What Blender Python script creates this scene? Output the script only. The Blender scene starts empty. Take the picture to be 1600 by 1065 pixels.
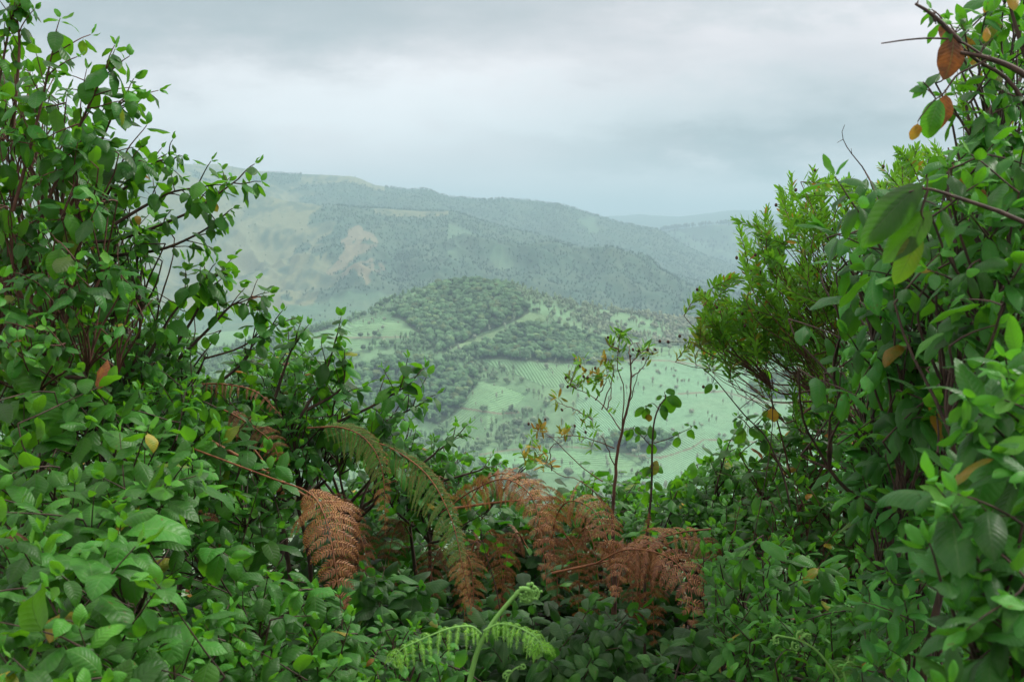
import bpy, math, random
import numpy as np
random.seed(7); RNG = np.random.default_rng(7)
SC = bpy.context.scene
COL = SC.collection
PI = math.pi
# ------------------------------------------------------------------ camera, sky, sun, exposure
F = 1600*40/36.0
CAMZ = 1.6
TH = math.atan(152.5/F)
cam_d = bpy.data.cameras.new("camera"); cam = bpy.data.objects.new("camera", cam_d); COL.objects.link(cam)
cam_d.lens = 40; cam_d.sensor_width = 36; cam_d.clip_start = 0.05; cam_d.clip_end = 60000
cam.location = (0, 0, CAMZ); cam.rotation_euler = (PI/2-TH, 0, 0)
cam_d.dof.use_dof = True; cam_d.dof.focus_distance = 3.6; cam_d.dof.aperture_fstop = 11
SC.camera = cam
SC.view_settings.view_transform = 'Standard'; SC.view_settings.look = 'None'
SC.view_settings.exposure = 0.6; SC.view_settings.gamma = 1
SC.cycles.max_bounces = 6; SC.cycles.diffuse_bounces = 3; SC.cycles.transmission_bounces = 3; SC.cycles.glossy_bounces = 2
SUN_EL, SUN_AZ = math.radians(46), math.radians(60)     # azimuth measured from +Y towards +X

class NT:
    """tiny helper for node trees"""
    def __init__(s, tree):
        s.t = tree; tree.nodes.clear()
    def n(s, kind, **kw):
        nd = s.t.nodes.new(kind)
        for k, v in kw.items():
            if k.startswith('i_'):
                s.put(nd.inputs[k[2:].replace('_', ' ')], v)
            else: setattr(nd, k, v)
        return nd
    def put(s, sock, v):
        if isinstance(v, bpy.types.NodeSocket): s.t.links.new(v, sock)
        elif isinstance(v, (tuple, list)) and len(v) == 3 and sock.type == 'RGBA': sock.default_value = (*v, 1)
        else: sock.default_value = v
    def m(s, op, *a, clamp=False):
        nd = s.t.nodes.new('ShaderNodeMath'); nd.operation = op; nd.use_clamp = clamp
        for i, v in enumerate(a): s.put(nd.inputs[i], v)
        return nd.outputs[0]
    def vm(s, op, *a):
        nd = s.t.nodes.new('ShaderNodeVectorMath'); nd.operation = op
        for i, v in enumerate(a): s.put(nd.inputs[i], v)
        return nd.outputs[0]
    def mix(s, f, a, b, blend='MIX'):
        nd = s.t.nodes.new('ShaderNodeMix'); nd.data_type = 'RGBA'; nd.blend_type = blend
        s.put(nd.inputs[0], f); s.put(nd.inputs[6], a); s.put(nd.inputs[7], b)
        return nd.outputs[2]
    def ss(s, x, a, b, lo=0., hi=1.):
        nd = s.t.nodes.new('ShaderNodeMapRange'); nd.interpolation_type = 'SMOOTHSTEP'
        for i, v in enumerate((x, a, b, lo, hi)): s.put(nd.inputs[i], v)
        return nd.outputs[0]
    def noise(s, vec, scale, detail=3., rough=.55):
        nd = s.t.nodes.new('ShaderNodeTexNoise')
        if vec is not None: s.put(nd.inputs['Vector'], vec)
        nd.inputs['Scale'].default_value = scale; nd.inputs['Detail'].default_value = detail
        nd.inputs['Roughness'].default_value = rough
        return nd
    def ramp(s, f, stops):
        nd = s.t.nodes.new('ShaderNodeValToRGB'); s.put(nd.inputs[0], f)
        el = nd.color_ramp.elements
        while len(el) < len(stops): el.new(0.5)
        for e, (p, c) in zip(el, stops): e.position = p; e.color = (*c, 1)
        return nd.outputs[0]
    def sep(s, v):
        nd = s.t.nodes.new('ShaderNodeSeparateXYZ'); s.put(nd.inputs[0], v); return nd.outputs
    def comb(s, x, y, z):
        nd = s.t.nodes.new('ShaderNodeCombineXYZ')
        for i, v in enumerate((x, y, z)): s.put(nd.inputs[i], v)
        return nd.outputs[0]

W = bpy.data.worlds.new("World"); SC.world = W; W.use_nodes = True
def build_world():
    t = NT(W.node_tree)
    sky = t.n('ShaderNodeTexSky', sky_type='NISHITA'); sky.sun_disc = False
    sky.sun_elevation = SUN_EL; sky.sun_rotation = SUN_AZ; sky.altitude = 1500
    bg1 = t.n('ShaderNodeBackground'); t.put(bg1.inputs[0], sky.outputs[0]); bg1.inputs[1].default_value = 0.09
    tc = t.n('ShaderNodeTexCoord').outputs['Generated']
    x, y, z = t.sep(tc)
    yy = t.m('MAXIMUM', t.m('ABSOLUTE', y), 0.35)
    az = t.m('DIVIDE', x, yy); el = t.m('DIVIDE', z, yy)
    n1 = t.noise(t.comb(t.m('MULTIPLY', az, 1.0), t.m('MULTIPLY', el, 3.5), y), 3.2, 6, .55).outputs[0]
    n2 = t.noise(t.comb(t.m('MULTIPLY', az, 2.2), t.m('MULTIPLY', el, 6.0), 3.7), 4.0, 7, .6).outputs[0]
    wob = t.m('MULTIPLY', t.m('SUBTRACT', n2, .5), .13)
    wob2 = t.m('MULTIPLY', t.m('SUBTRACT', n1, .5), .30)
    def blob(cx, cy, rx, ry, s0=0.1, s1=1.25):
        dx = t.m('DIVIDE', t.m('ADD', t.m('SUBTRACT', az, cx), wob2), rx)
        dy = t.m('DIVIDE', t.m('ADD', t.m('SUBTRACT', el, cy), wob), ry)
        d = t.m('SQRT', t.m('ADD', t.m('MULTIPLY', dx, dx), t.m('MULTIPLY', dy, dy)))
        return t.ss(d, s0, s1, 1., 0.)
    base = t.mix(t.ss(n1, .3, .7), (.665, .60, .615), (.94, .83, .84))
    base = t.mix(t.m('MULTIPLY', blob(.22, .100, .25, .046), .95), base, (.10, .10, .105))
    base = t.mix(t.m('MULTIPLY', blob(-.30, .21, .46, .075), .8), base, (.25, .29, .305))
    base = t.mix(t.m('MULTIPLY', blob(.26, .215, .34, .03), .5), base, (.42, .44, .45))
    base = t.mix(t.m('MULTIPLY', blob(-.05, .115, .5, .04), .6), base, (1., .985, 1.))
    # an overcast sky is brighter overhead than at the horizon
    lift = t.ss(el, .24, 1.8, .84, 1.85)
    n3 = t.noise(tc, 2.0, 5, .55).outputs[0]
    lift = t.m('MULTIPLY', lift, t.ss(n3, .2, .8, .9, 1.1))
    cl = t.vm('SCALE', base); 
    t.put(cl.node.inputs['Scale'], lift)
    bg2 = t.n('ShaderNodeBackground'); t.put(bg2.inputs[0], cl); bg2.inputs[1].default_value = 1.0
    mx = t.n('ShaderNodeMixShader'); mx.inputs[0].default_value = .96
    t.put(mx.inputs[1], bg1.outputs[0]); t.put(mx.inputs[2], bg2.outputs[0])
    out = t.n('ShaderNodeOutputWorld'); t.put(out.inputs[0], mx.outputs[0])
build_world()
sd = bpy.data.lights.new("sun", 'SUN'); sd.energy = 2.5; sd.angle = math.radians(10); sd.color = (1, .96, .88)
sun = bpy.data.objects.new("sun", sd); COL.objects.link(sun)
sun.rotation_euler = (PI/2-SUN_EL, 0, -SUN_AZ+PI)
sun.location = (0, 0, 30)
# sun comes from behind the viewer's right shoulder side: direction vector towards scene

# ------------------------------------------------------------------ geometry of the view used to survey the place
def P(px, py, Y):
    u = (px-800)/F; v = (532.5-py)/F
    dy = math.cos(TH)+v*math.sin(TH); dz = v*math.cos(TH)-math.sin(TH)
    return np.array([u*Y/dy, Y, CAMZ+dz*Y/dy])
def zof(py, Y):
    v = (532.5-py)/F
    return CAMZ + Y*(v*math.cos(TH)-math.sin(TH))/(math.cos(TH)+v*math.sin(TH))
def proj(p):
    x, y, z = p[..., 0], p[..., 1], p[..., 2]-CAMZ
    f = y*math.cos(TH)-z*math.sin(TH); u = y*math.sin(TH)+z*math.cos(TH)
    return 800+F*x/f, 532.5-F*u/f
def gz(x, y):
    y = np.asarray(y, float)
    return np.where(y < 5, 0.0, -(y-5)*0.33)

def hashn(ix, iy, seed):
    h = (ix.astype(np.int64)*374761393 + iy.astype(np.int64)*668265263 + seed*974711) & 0xffffffff
    h = ((h ^ (h >> 13))*1274126177) & 0xffffffff
    return ((h ^ (h >> 16)) & 0xffff)/65535.0
def vnoise(x, y, seed=0):
    ix = np.floor(x); iy = np.floor(y); fx = x-ix; fy = y-iy
    fx = fx*fx*(3-2*fx); fy = fy*fy*(3-2*fy)
    a = hashn(ix, iy, seed); b = hashn(ix+1, iy, seed); c = hashn(ix, iy+1, seed); d = hashn(ix+1, iy+1, seed)
    return (a*(1-fx)+b*fx)*(1-fy)+(c*(1-fx)+d*fx)*fy
def fbm(x, y, oct=5, seed=0, ridged=False, rough=.5):
    s = 0; a = 1; t = 0
    for o in range(oct):
        n = vnoise(x*2**o+13.7*o, y*2**o-7.1*o, seed+o)
        if ridged: n = 1-abs(2*n-1)
        s = s+a*n; t += a; a *= rough
    return s/t
def inpoly(px, py, poly):
    r = np.zeros(px.shape, bool); n = len(poly); j = n-1
    for i in range(n):
        xi, yi = poly[i]; xj, yj = poly[j]
        c = ((yi > py) != (yj > py)) & (px < (xj-xi)*(py-yi)/(yj-yi+1e-9)+xi)
        r ^= c; j = i
    return r

# ------------------------------------------------------------------ object helpers
def make_mesh(name, V, faces, mat, parent=None, attrs=None, smooth=True, origin=None):
    """faces: list of int arrays (n,3) or (n,4); attrs: dict name -> (n,3) or (n,) per point"""
    me = bpy.data.meshes.new(name)
    V = np.asarray(V, np.float64)
    if origin is not None: V = V-np.asarray(origin)
    faces = [np.asarray(f, np.int64) for f in faces if len(f)]
    loops = np.concatenate([f.ravel() for f in faces]) if faces else np.zeros(0, int)
    tot = np.concatenate([np.full(len(f), f.shape[1]) for f in faces])
    st = np.concatenate([[0], np.cumsum(tot)[:-1]])
    me.vertices.add(len(V)); me.vertices.foreach_set('co', V.astype(np.float32).ravel())
    me.loops.add(len(loops)); me.loops.foreach_set('vertex_index', loops.astype(np.int32))
    me.polygons.add(len(tot)); me.polygons.foreach_set('loop_start', st.astype(np.int32))
    me.polygons.foreach_set('loop_total', tot.astype(np.int32))
    me.polygons.foreach_set('use_smooth', np.full(len(tot), smooth))
    for k, a in (attrs or {}).items():
        a = np.asarray(a, np.float32)
        at = me.attributes.new(k, 'FLOAT_VECTOR' if a.ndim == 2 else 'FLOAT', 'POINT')
        at.data.foreach_set('vector' if a.ndim == 2 else 'value', a.ravel())
    me.update(); me.validate()
    for mm in (mat if isinstance(mat, (list, tuple)) else [mat]): me.materials.append(mm)
    o = bpy.data.objects.new(name, me); COL.objects.link(o)
    if origin is not None and parent is None: o.location = origin
    if parent is not None: o.parent = parent
    return o
def tag(o, label=None, cat=None, group=None, kind=None):
    if label: o['label'] = label
    if cat: o['category'] = cat
    if group: o['group'] = group
    if kind: o['kind'] = kind
    return o
def thing(name, loc, label, cat, group=None):
    o = bpy.data.objects.new(name, None); COL.objects.link(o); o.location = loc; o.empty_display_size = .1
    return tag(o, label, cat, group)

# ------------------------------------------------------------------ materials
def newmat(name):
    m = bpy.data.materials.new(name); m.use_nodes = True
    return m, NT(m.node_tree)
def out(t, sh, disp=None):
    o = t.n('ShaderNodeOutputMaterial'); t.put(o.inputs[0], sh)
def attr(t, name):
    return t.n('ShaderNodeAttribute', attribute_name=name)

def leaf_mat(name, g0, g1, under, trans, rough=.5, veins=9., tw=.42, velvet=.0, spec=.24):
    m, t = newmat(name)
    ti = t.sep(attr(t, 'tint').outputs['Vector']); lf = t.sep(attr(t, 'lf').outputs['Vector'])
    rnd, age, bri = ti[0], ti[1], ti[2]
    u = t.m('ABSOLUTE', lf[0]); v = lf[1]
    pos = t.n('ShaderNodeNewGeometry').outputs['Position']
    nz = t.noise(pos, 45, 3, .6).outputs[0]
    col = t.mix(t.m('POWER', rnd, 1.35), g0, g1)
    col = t.mix(t.ss(rnd, .80, 1., 0., .75), col, (g1[0]*1.7, g1[1]*1.15, g1[2]*.45))
    oi = t.n('ShaderNodeObjectInfo').outputs['Random']
    col = t.mix(t.m('MULTIPLY', oi, .4), col, (g1[0]*1.3, g1[1]*.8, g1[2]*.5))
    col = t.mix(t.ss(nz, .35, .7, 0, .35), col, t.mix(.5, col, (.12, .26, .05)))
    # ageing: olive, yellow, orange, brown, in patches
    ag = t.m('ADD', age, t.m('MULTIPLY', t.m('SUBTRACT', nz, .5), t.m('MULTIPLY', t.ss(age, .1, .4), .7)))
    old = t.ramp(ag, [(0, (.10, .2, .03)), (.35, (.22, .26, .03)), (.62, (.42, .25, .03)), (.8, (.33, .12, .03)), (1, (.13, .06, .03))])
    col = t.mix(t.ss(age, .12, .34), col, old)
    mid = t.ss(u, .02, .07, 1., 0.)
    ph = t.m('SUBTRACT', v, t.m('MULTIPLY', u, .16))
    sv = t.m('ABSOLUTE', t.m('SINE', t.m('MULTIPLY', ph, veins*PI)))
    side = t.ss(sv, .0, .22, 1., 0.)
    vein = t.m('MAXIMUM', mid, t.m('MULTIPLY', side, .5))
    col = t.mix(t.m('MULTIPLY', vein, .22), col, (.20, .36, .12))
    spot = t.m('MULTIPLY', t.ss(t.noise(pos, 130, 2, .5).outputs[0], .66, .72), t.ss(bri, .55, .75))
    col = t.mix(t.m('MULTIPLY', spot, .8), col, (.10, .06, .02))
    back = t.n('ShaderNodeNewGeometry').outputs['Backfacing']
    colb = t.mix(t.ss(age, .2, .5, .75, .15), col, under)
    c = t.mix(back, col, colb)
    sc = t.n('ShaderNodeVectorMath', operation='SCALE'); t.put(sc.inputs[0], c); t.put(sc.inputs['Scale'], t.m('ADD', .28, t.m('MULTIPLY', bri, 1.15)))
    c = sc.outputs[0]
    bh = t.m('ADD', t.m('MULTIPLY', vein, -.6), t.m('MULTIPLY', t.noise(pos, 160, 2).outputs[0], .5))
    bh = t.m('ADD', bh, t.m('MULTIPLY', sv, .5))
    bp = t.n('ShaderNodeBump'); bp.inputs['Strength'].default_value = .3; bp.inputs['Distance'].default_value = .003
    t.put(bp.inputs['Height'], bh)
    pr = t.n('ShaderNodeBsdfPrincipled'); t.put(pr.inputs['Base Color'], c)
    pr.inputs['Roughness'].default_value = rough; pr.inputs['Specular IOR Level'].default_value = spec
    t.put(pr.inputs['Roughness'], t.m('ADD', rough, t.m('MULTIPLY', back, .25)))
    pr.inputs['Sheen Weight'].default_value = velvet; pr.inputs['Sheen Roughness'].default_value = .45
    pr.inputs['Sheen Tint'].default_value = (.75, 1, .88, 1)
    t.put(pr.inputs['Normal'], bp.outputs[0])
    tr = t.n('ShaderNodeBsdfTranslucent'); 
    tcol = t.mix(t.ss(age, .15, .6), trans, old)
    tcol = t.mix(t.m('MULTIPLY', vein, .4), tcol, (.05, .12, .02))
    t.put(tr.inputs[0], tcol)
    mx = t.n('ShaderNodeMixShader'); mx.inputs[0].default_value = tw
    t.put(mx.inputs[1], pr.outputs[0]); t.put(mx.inputs[2], tr.outputs[0])
    out(t, mx.outputs[0]); return m
M_LEAF = leaf_mat('broad_leaf', (.006, .055, .010), (.042, .235, .030), (.09, .22, .035), (.15, .46, .012), .42, velvet=.0, tw=.33)
M_LEAFB = leaf_mat('big_leaf', (.010, .07, .016), (.05, .27, .045), (.10, .26, .04), (.14, .48, .015), .44, 11., .33, velvet=.0)
M_LEAFSHADE = leaf_mat('shade_dark_leaf', (.010, .06, .013), (.024, .125, .022), (.05, .14, .03), (.07, .3, .01), .45, 13., .3, velvet=.05)  # greens darkened so shade under and inside the hedge sits in the colour
M_NEEDLE = leaf_mat('narrow_leaf', (.05, .20, .02), (.11, .38, .035), (.10, .24, .04), (.2, .5, .02), .42, 3., .4)
M_FERNG = leaf_mat('fresh_fern', (.16, .52, .03), (.22, .62, .04), (.18, .5, .05), (.33, .78, .03), .5, 3., .45)

def bark_mat(name, a, b, sc=60.):
    m, t = newmat(name)
    pos = t.n('ShaderNodeNewGeometry').outputs['Position']
    n = t.noise(t.vm('MULTIPLY', pos, (1, 1, .35)), sc, 4, .6).outputs[0]
    c = t.mix(t.ss(n, .3, .7), a, b)
    pr = t.n('ShaderNodeBsdfPrincipled'); t.put(pr.inputs['Base Color'], c); pr.inputs['Roughness'].default_value = .75
    bp = t.n('ShaderNodeBump'); bp.inputs['Strength'].default_value = .3; bp.inputs['Distance'].default_value = .003; t.put(bp.inputs['Height'], n)
    t.put(pr.inputs['Normal'], bp.outputs[0]); out(t, pr.outputs[0]); return m
M_BARK = bark_mat('shrub_bark', (.025, .017, .011), (.075, .045, .028))
M_RED = bark_mat('red_bark', (.05, .022, .014), (.13, .06, .035))
M_STRAW = bark_mat('dry_stalk', (.12, .04, .015), (.26, .11, .035))
M_GSTEM = bark_mat('green_stalk', (.12, .30, .05), (.17, .40, .08))
M_SEED = bark_mat('seed_capsule', (.03, .015, .01), (.08, .035, .02), 300.)

def fern_mat():
    m, t = newmat('fern_blade')
    ti = t.sep(attr(t, 'tint').outputs['Vector'])
    pos = t.n('ShaderNodeNewGeometry').outputs['Position']
    nz = t.noise(pos, 30, 3, .6).outputs[0]
    a = t.m('ADD', ti[1], t.m('MULTIPLY', t.m('SUBTRACT', nz, .5), .5))
    c = t.ramp(a, [(0, (.06, .20, .02)), (.3, (.14, .24, .04)), (.48, (.36, .21, .05)), (.62, (.31, .145, .035)), (.8, (.19, .075, .020)), (1, (.085, .027, .009))])
    c2 = t.mix(t.m('MULTIPLY', t.m('MULTIPLY', t.ss(ti[0], .55, 1.), t.ss(a, .2, .45)), .4), c, (.46, .27, .14))
    pr = t.n('ShaderNodeBsdfPrincipled'); t.put(pr.inputs['Base Color'], c2); pr.inputs['Roughness'].default_value = .55
    tr = t.n('ShaderNodeBsdfTranslucent'); t.put(tr.inputs[0], c)
    mx = t.n('ShaderNodeMixShader'); mx.inputs[0].default_value = .25
    t.put(mx.inputs[1], pr.outputs[0]); t.put(mx.inputs[2], tr.outputs[0]); out(t, mx.outputs[0]); return m
M_FERN = fern_mat()

def ground_mat():
    m, t = newmat('forest_soil')
    pos = t.n('ShaderNodeNewGeometry').outputs['Position']
    n = t.noise(pos, 9, 6, .65).outputs[0]
    c = t.ramp(n, [(.3, (.012, .014, .008)), (.5, (.03, .022, .012)), (.7, (.02, .04, .012))])
    pr = t.n('ShaderNodeBsdfPrincipled'); t.put(pr.inputs['Base Color'], c); pr.inputs['Roughness'].default_value = .9
    bp = t.n('ShaderNodeBump'); bp.inputs['Distance'].default_value = .05; t.put(bp.inputs['Height'], n); t.put(pr.inputs['Normal'], bp.outputs[0])
    out(t, pr.outputs[0]); return m
M_SOIL = ground_mat()

def terrain_mat():
    m, t = newmat('hillside_cover')
    col = attr(t, 'cover').outputs['Vector']; rw = t.sep(attr(t, 'rows').outputs['Vector'])
    pos = t.n('ShaderNodeNewGeometry').outputs['Position']
    n1 = t.noise(pos, .012, 6, .65).outputs[0]; n2 = t.noise(pos, .15, 5, .7).outputs[0]
    ph = t.m('ADD', rw[0], t.m('MULTIPLY', n2, 2.0))
    s = t.m('SINE', ph)
    gap = t.m('MULTIPLY', t.ss(s, -.95, -.2, 1., 0.), rw[1])
    c = t.mix(t.m('MULTIPLY', gap, .5), col, (.05, .10, .05))
    c = t.mix(t.ss(n2, .35, .7, 0., .45), c, t.mix(.55, c, (.03, .06, .03)))
    c = t.mix(t.ss(n1, .35, .7, 0., .3), c, t.mix(.5, c, (.25, .26, .14)))
    pr = t.n('ShaderNodeBsdfPrincipled'); t.put(pr.inputs['Base Color'], c); pr.inputs['Roughness'].default_value = .9
    pr.inputs['Specular IOR Level'].default_value = .15
    bp = t.n('ShaderNodeBump'); bp.inputs['Strength'].default_value = .8; bp.inputs['Distance'].default_value = 1.5
    t.put(bp.inputs['Height'], t.m('ADD', t.m('MULTIPLY', t.m('MULTIPLY', s, .5), rw[1]), n2)); t.put(pr.inputs['Normal'], bp.outputs[0])
    out(t, pr.outputs[0]); return m
M_TERR = terrain_mat()
def tree_mat():
    m, t = newmat('far_foliage')
    c = attr(t, 'tint').outputs['Vector']
    pos = t.n('ShaderNodeNewGeometry').outputs['Position']
    n = t.noise(pos, .5, 3, .6).outputs[0]
    sc = t.n('ShaderNodeVectorMath', operation='SCALE'); t.put(sc.inputs[0], c); t.put(sc.inputs['Scale'], t.ss(n, .25, .75, .7, 1.3))
    pr = t.n('ShaderNodeBsdfPrincipled'); t.put(pr.inputs['Base Color'], sc.outputs[0]); pr.inputs['Roughness'].default_value = .8
    pr.inputs['Specular IOR Level'].default_value = .2
    tr = t.n('ShaderNodeBsdfTranslucent'); t.put(tr.inputs[0], sc.outputs[0])
    mx = t.n('ShaderNodeMixShader'); mx.inputs[0].default_value = .2
    t.put(mx.inputs[1], pr.outputs[0]); t.put(mx.inputs[2], tr.outputs[0]); out(t, mx.outputs[0]); return m
M_TREE = tree_mat()

# ------------------------------------------------------------------ terrain: one continuous relief, from the valley to the far ridges
XS = np.concatenate([np.linspace(-900, 280, 70), np.arange(282, 1330, 1.5), np.linspace(1332, 2500, 70)])
def T(tab):
    xs = [a for a, b in tab]; ys = [b for a, b in tab]
    return np.interp(XS, xs, ys)
crestM1 = [(-900, 330), (-200, 240), (0, 205), (180, 233), (260, 258), (330, 283), (400, 299), (450, 311), (560, 322), (640, 326), (700, 328), (760, 345), (850, 368), (950, 398), (1050, 425), (1130, 452), (1300, 470), (2500, 480)]
crestM2 = [(-900, 300), (-200, 215), (60, 190), (180, 222), (215, 232), (250, 246), (300, 255), (350, 254), (400, 264), (440, 266), (480, 270), (530, 270), (556, 273), (590, 287), (640, 292), (670, 293), (700, 304), (745, 309), (780, 306), (830, 310), (870, 313), (910, 326), (960, 341), (1000, 351), (1030, 356), (1060, 376), (1100, 395), (1150, 412), (1300, 430), (2500, 440)]
LAY = [  # (distance table, picture-height table or None, rows to next)
    ([(0, 40)], 'z-14', 5), ([(0, 300)], [(0, 1000)], 8), ([(0, 700)], [(0, 860)], 20),
    ([(0, 950)], [(0, 800)], 85),
    ([(300, 1120), (740, 1130), (1100, 1090)], [(300, 700), (560, 680), (700, 700), (760, 672), (830, 700), (1000, 690), (1100, 675), (1300, 670)], 100),
    ([(300, 1260), (740, 1260), (1100, 1250)], [(300, 590), (540, 568), (640, 556), (700, 552), (760, 575), (830, 568), (900, 575), (1100, 595), (1300, 600)], 85),
    ([(300, 1400), (740, 1400), (1100, 1450)], [(300, 560), (480, 530), (600, 503), (690, 500), (760, 490), (830, 488), (870, 505), (1000, 533), (1150, 548), (1300, 550)], 60),
    ([(300, 1600), (480, 1560), (740, 1530), (900, 1600), (1100, 1750)], [(-900, 620), (300, 575), (400, 548), (480, 521), (530, 506), (570, 490), (620, 463), (660, 448), (700, 441), (740, 439), (790, 445), (830, 456), (880, 470), (940, 480), (1000, 490), (1060, 499), (1150, 505), (1300, 515), (2500, 560)], 12),
    ([(0, 2000)], [(-900, 600), (300, 525), (430, 516), (560, 520), (740, 505), (900, 520), (1100, 530), (2500, 580)], 14),
    ([(0, 2450)], [(-900, 560), (300, 505), (430, 500), (600, 490), (740, 480), (900, 495), (1100, 505), (2500, 540)], 55),
    ([(0, 3000)], [(-900, 450), (0, 410), (300, 425), (430, 430), (560, 412), (620, 440), (700, 415), (850, 430), (1000, 455), (1130, 480), (2500, 500)], 80),
    ([(0, 3700)], crestM1, 14), ([(0, 4150)], [(x, y+(6 if x < 300 else 16)) for x, y in crestM1], 45),
    ([(0, 5000)], crestM2, 8), ([(0, 5600)], [(x, y+30) for x, y in crestM2], 26),
    ([(0, 6500)], [(-900, 420), (900, 400), (980, 372), (1010, 360), (1040, 351), (1080, 346), (1140, 343), (1200, 348), (1300, 355), (1600, 380), (2500, 400)], 5),
    ([(0, 8000)], [(-900, 430), (980, 395), (1140, 362), (2500, 420)], 14),
    ([(0, 11500)], [(-900, 330), (600, 345), (800, 340), (900, 331), (960, 323), (1000, 321), (1060, 328), (1150, 317), (1250, 322), (1600, 330), (2500, 340)], 3),
    ([(0, 17000)], [(0, 372)], 0)]
D_, Z_ = [], []
for dt, yt, n in LAY:
    d = T(dt); D_.append(d)
    Z_.append(np.full_like(d, -14.) if yt == 'z-14' else zof(T(yt), d))
rowsD, rowsZ, seg = [], [], []
for k in range(len(LAY)-1):
    n = LAY[k][2]
    for i in range(n):
        s = i/n
        rowsD.append(D_[k]*(1-s)+D_[k+1]*s); rowsZ.append(Z_[k]*(1-s)+Z_[k+1]*s); seg.append(k+s)
rowsD.append(D_[-1]); rowsZ.append(Z_[-1]); seg.append(len(LAY)-1.)
GD = np.array(rowsD); GZ = np.array(rowsZ); seg = np.array(seg)
GX = GD*((XS-800)/F)[None, :]
# round off the kinks along the rows and add spurs, gullies and roughness
def smooth_rows(Z, w, it):
    for _ in range(it):
        Zp = np.pad(Z, ((1, 1), (0, 0)), 'edge'); Z = Z*(1-w)+w*.5*(Zp[:-2]+Zp[2:])
    return Z
GZ0 = GZ.copy(); GZ = smooth_rows(GZ, .5, 14)
def near(seg, c, w): return np.clip(abs(seg-c)/w, 0, 1)
wm = np.clip((seg-3)/1., 0, 1)*(seg < 8)*near(seg, 7, .9)
GZ += (wm[:, None])*((fbm(GX/130, GD/130, 4, 3)-.5)*34 + (fbm(GX/45, GD/60, 3, 9)-.5)*8)
wb = ((seg > 8.6)*near(seg, 11, .9)**1.5*near(seg, 13, 1.)**1.5*np.clip((seg-8.6)/.6, 0, 1)*(seg < 15))
rid = fbm(GX/760+GD/1500, GD/1700-GX/4000, 5, 21, True, .55)
rr_ = rid-.62; rr_ = np.where((rr_ > 0) & (seg[:, None] > 10.2), rr_*.3, rr_)
GZ += wb[:, None]*(rr_*520*np.clip((GD-2200)/1400, .2, 1.) + (fbm(GX/150, GD/260, 4, 5, True)-.6)*42)
wc = (seg > 8.6)*(seg < 17)
GZ += wc[:, None]*(fbm(GX/90, GD/120, 4, 33)-.5)*14
GP = np.stack([GX, GD, GZ], -1)
PX, PY = proj(GP)
NR, NC = GX.shape
SEG = np.broadcast_to(seg[:, None], GX.shape)
# ground cover, laid out as a land-use map
mid = (SEG > 2.5) & (SEG < 8.3)
TEA = [  # polygon, row direction (ax, ay, az) in radians per metre, colour
    ([(400, 560), (470, 528), (540, 506), (612, 490), (628, 492), (668, 522), (650, 527), (560, 526), (480, 545)], (0, 0, 4.2), (.14, .30, .13)),
    ([(470, 530), (560, 529), (640, 530), (560, 548), (470, 556)], (0, 0, 4.2), (.14, .30, .13)),
    ([(690, 552), (720, 532), (790, 512), (826, 487), (848, 492), (856, 500), (800, 516), (760, 538), (716, 558)], (0, .0, 4.5), (.21, .36, .16)),
    ([(722, 636), (750, 596), (790, 606), (822, 618), (800, 640), (775, 648)], (1.3, -1.5, 0), (.20, .40, .18)),
    ([(690, 720), (706, 650), (722, 639), (778, 651), (760, 680), (735, 704)], (1.3, -1.5, 0), (.18, .37, .16)),
    ([(745, 562), (900, 568), (945, 598), (900, 606), (850, 604), (790, 580)], (1.9, .7, 0), (.17, .36, .16)),
    ([(900, 640), (905, 600), (960, 570), (1060, 553), (1180, 560), (1420, 560), (1420, 800), (950, 760), (1010, 720), (960, 690), (900, 690)], (2.4, 1.2, 0), (.22, .45, .24)),
    ([(740, 712), (850, 702), (965, 704), (1030, 745), (900, 740), (760, 735)], (.2, 1.7, 0), (.19, .40, .18))]
DARK = [[(612, 492), (640, 472), (690, 444), (740, 438), (790, 450), (815, 478), (826, 488), (790, 508), (730, 528), (690, 552), (668, 540), (655, 520), (630, 500)],
        [(540, 640), (560, 580), (600, 560), (640, 556), (690, 570), (742, 588), (744, 602), (716, 640), (690, 664), (620, 650), (560, 640)],
        [(705, 560), (740, 546), (790, 524), (830, 508), (900, 520), (950, 540), (990, 560), (905, 568), (800, 562), (745, 562)],
        [(940, 704), (960, 684), (1010, 678), (1050, 692), (1030, 708)], [(1170, 612), (1185, 596), (1230, 590), (1300, 594), (1300, 622), (1200, 622)]]
ROADS = [([(704, 634), (740, 640), (782, 646), (810, 644)], 1.8), ([(735, 712), (800, 702), (880, 697), (955, 702), (1010, 716), (1040, 712)], 1.3),
         ([(960, 562), (1040, 563), (1110, 572), (1200, 576)], 1.3), ([(1060, 615), (1130, 611), (1190, 628), (1300, 634)], 1.5), ([(470, 528), (560, 527), (640, 526)], 1.2),
         ([(1030, 716), (1080, 700), (1100, 686), (1180, 690)], 1.5), ([(700, 548), (722, 556), (760, 578)], 1.3)]
cover = np.zeros(GX.shape+(3,)); rows = np.zeros(GX.shape+(3,)); cls = np.zeros(GX.shape, int)   # 0 pale wood, 1 tea, 2 dark forest, 3 road, 4 grass, 5 mountain wood
cover[:] = (.15, .21, .12)
n_a = fbm(GX/60, GD/60, 4, 50)
cover[mid] = np.array([.13, .26, .12])*(0.7+.6*n_a[mid])[:, None]
JX = PX+(n_a-.5)*16; JY = PY+(fbm(GX/60+9, GD/60, 4, 51)-.5)*9
for poly, dv, c in TEA:
    k = mid & inpoly(JX*.5+PX*.5, JY*.5+PY*.5, poly); cls[k] = 1; cover[k] = c
    rows[k, 0] = (GX*dv[0]+GD*dv[1]+GZ*dv[2])[k]; rows[k, 1] = 1
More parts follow.
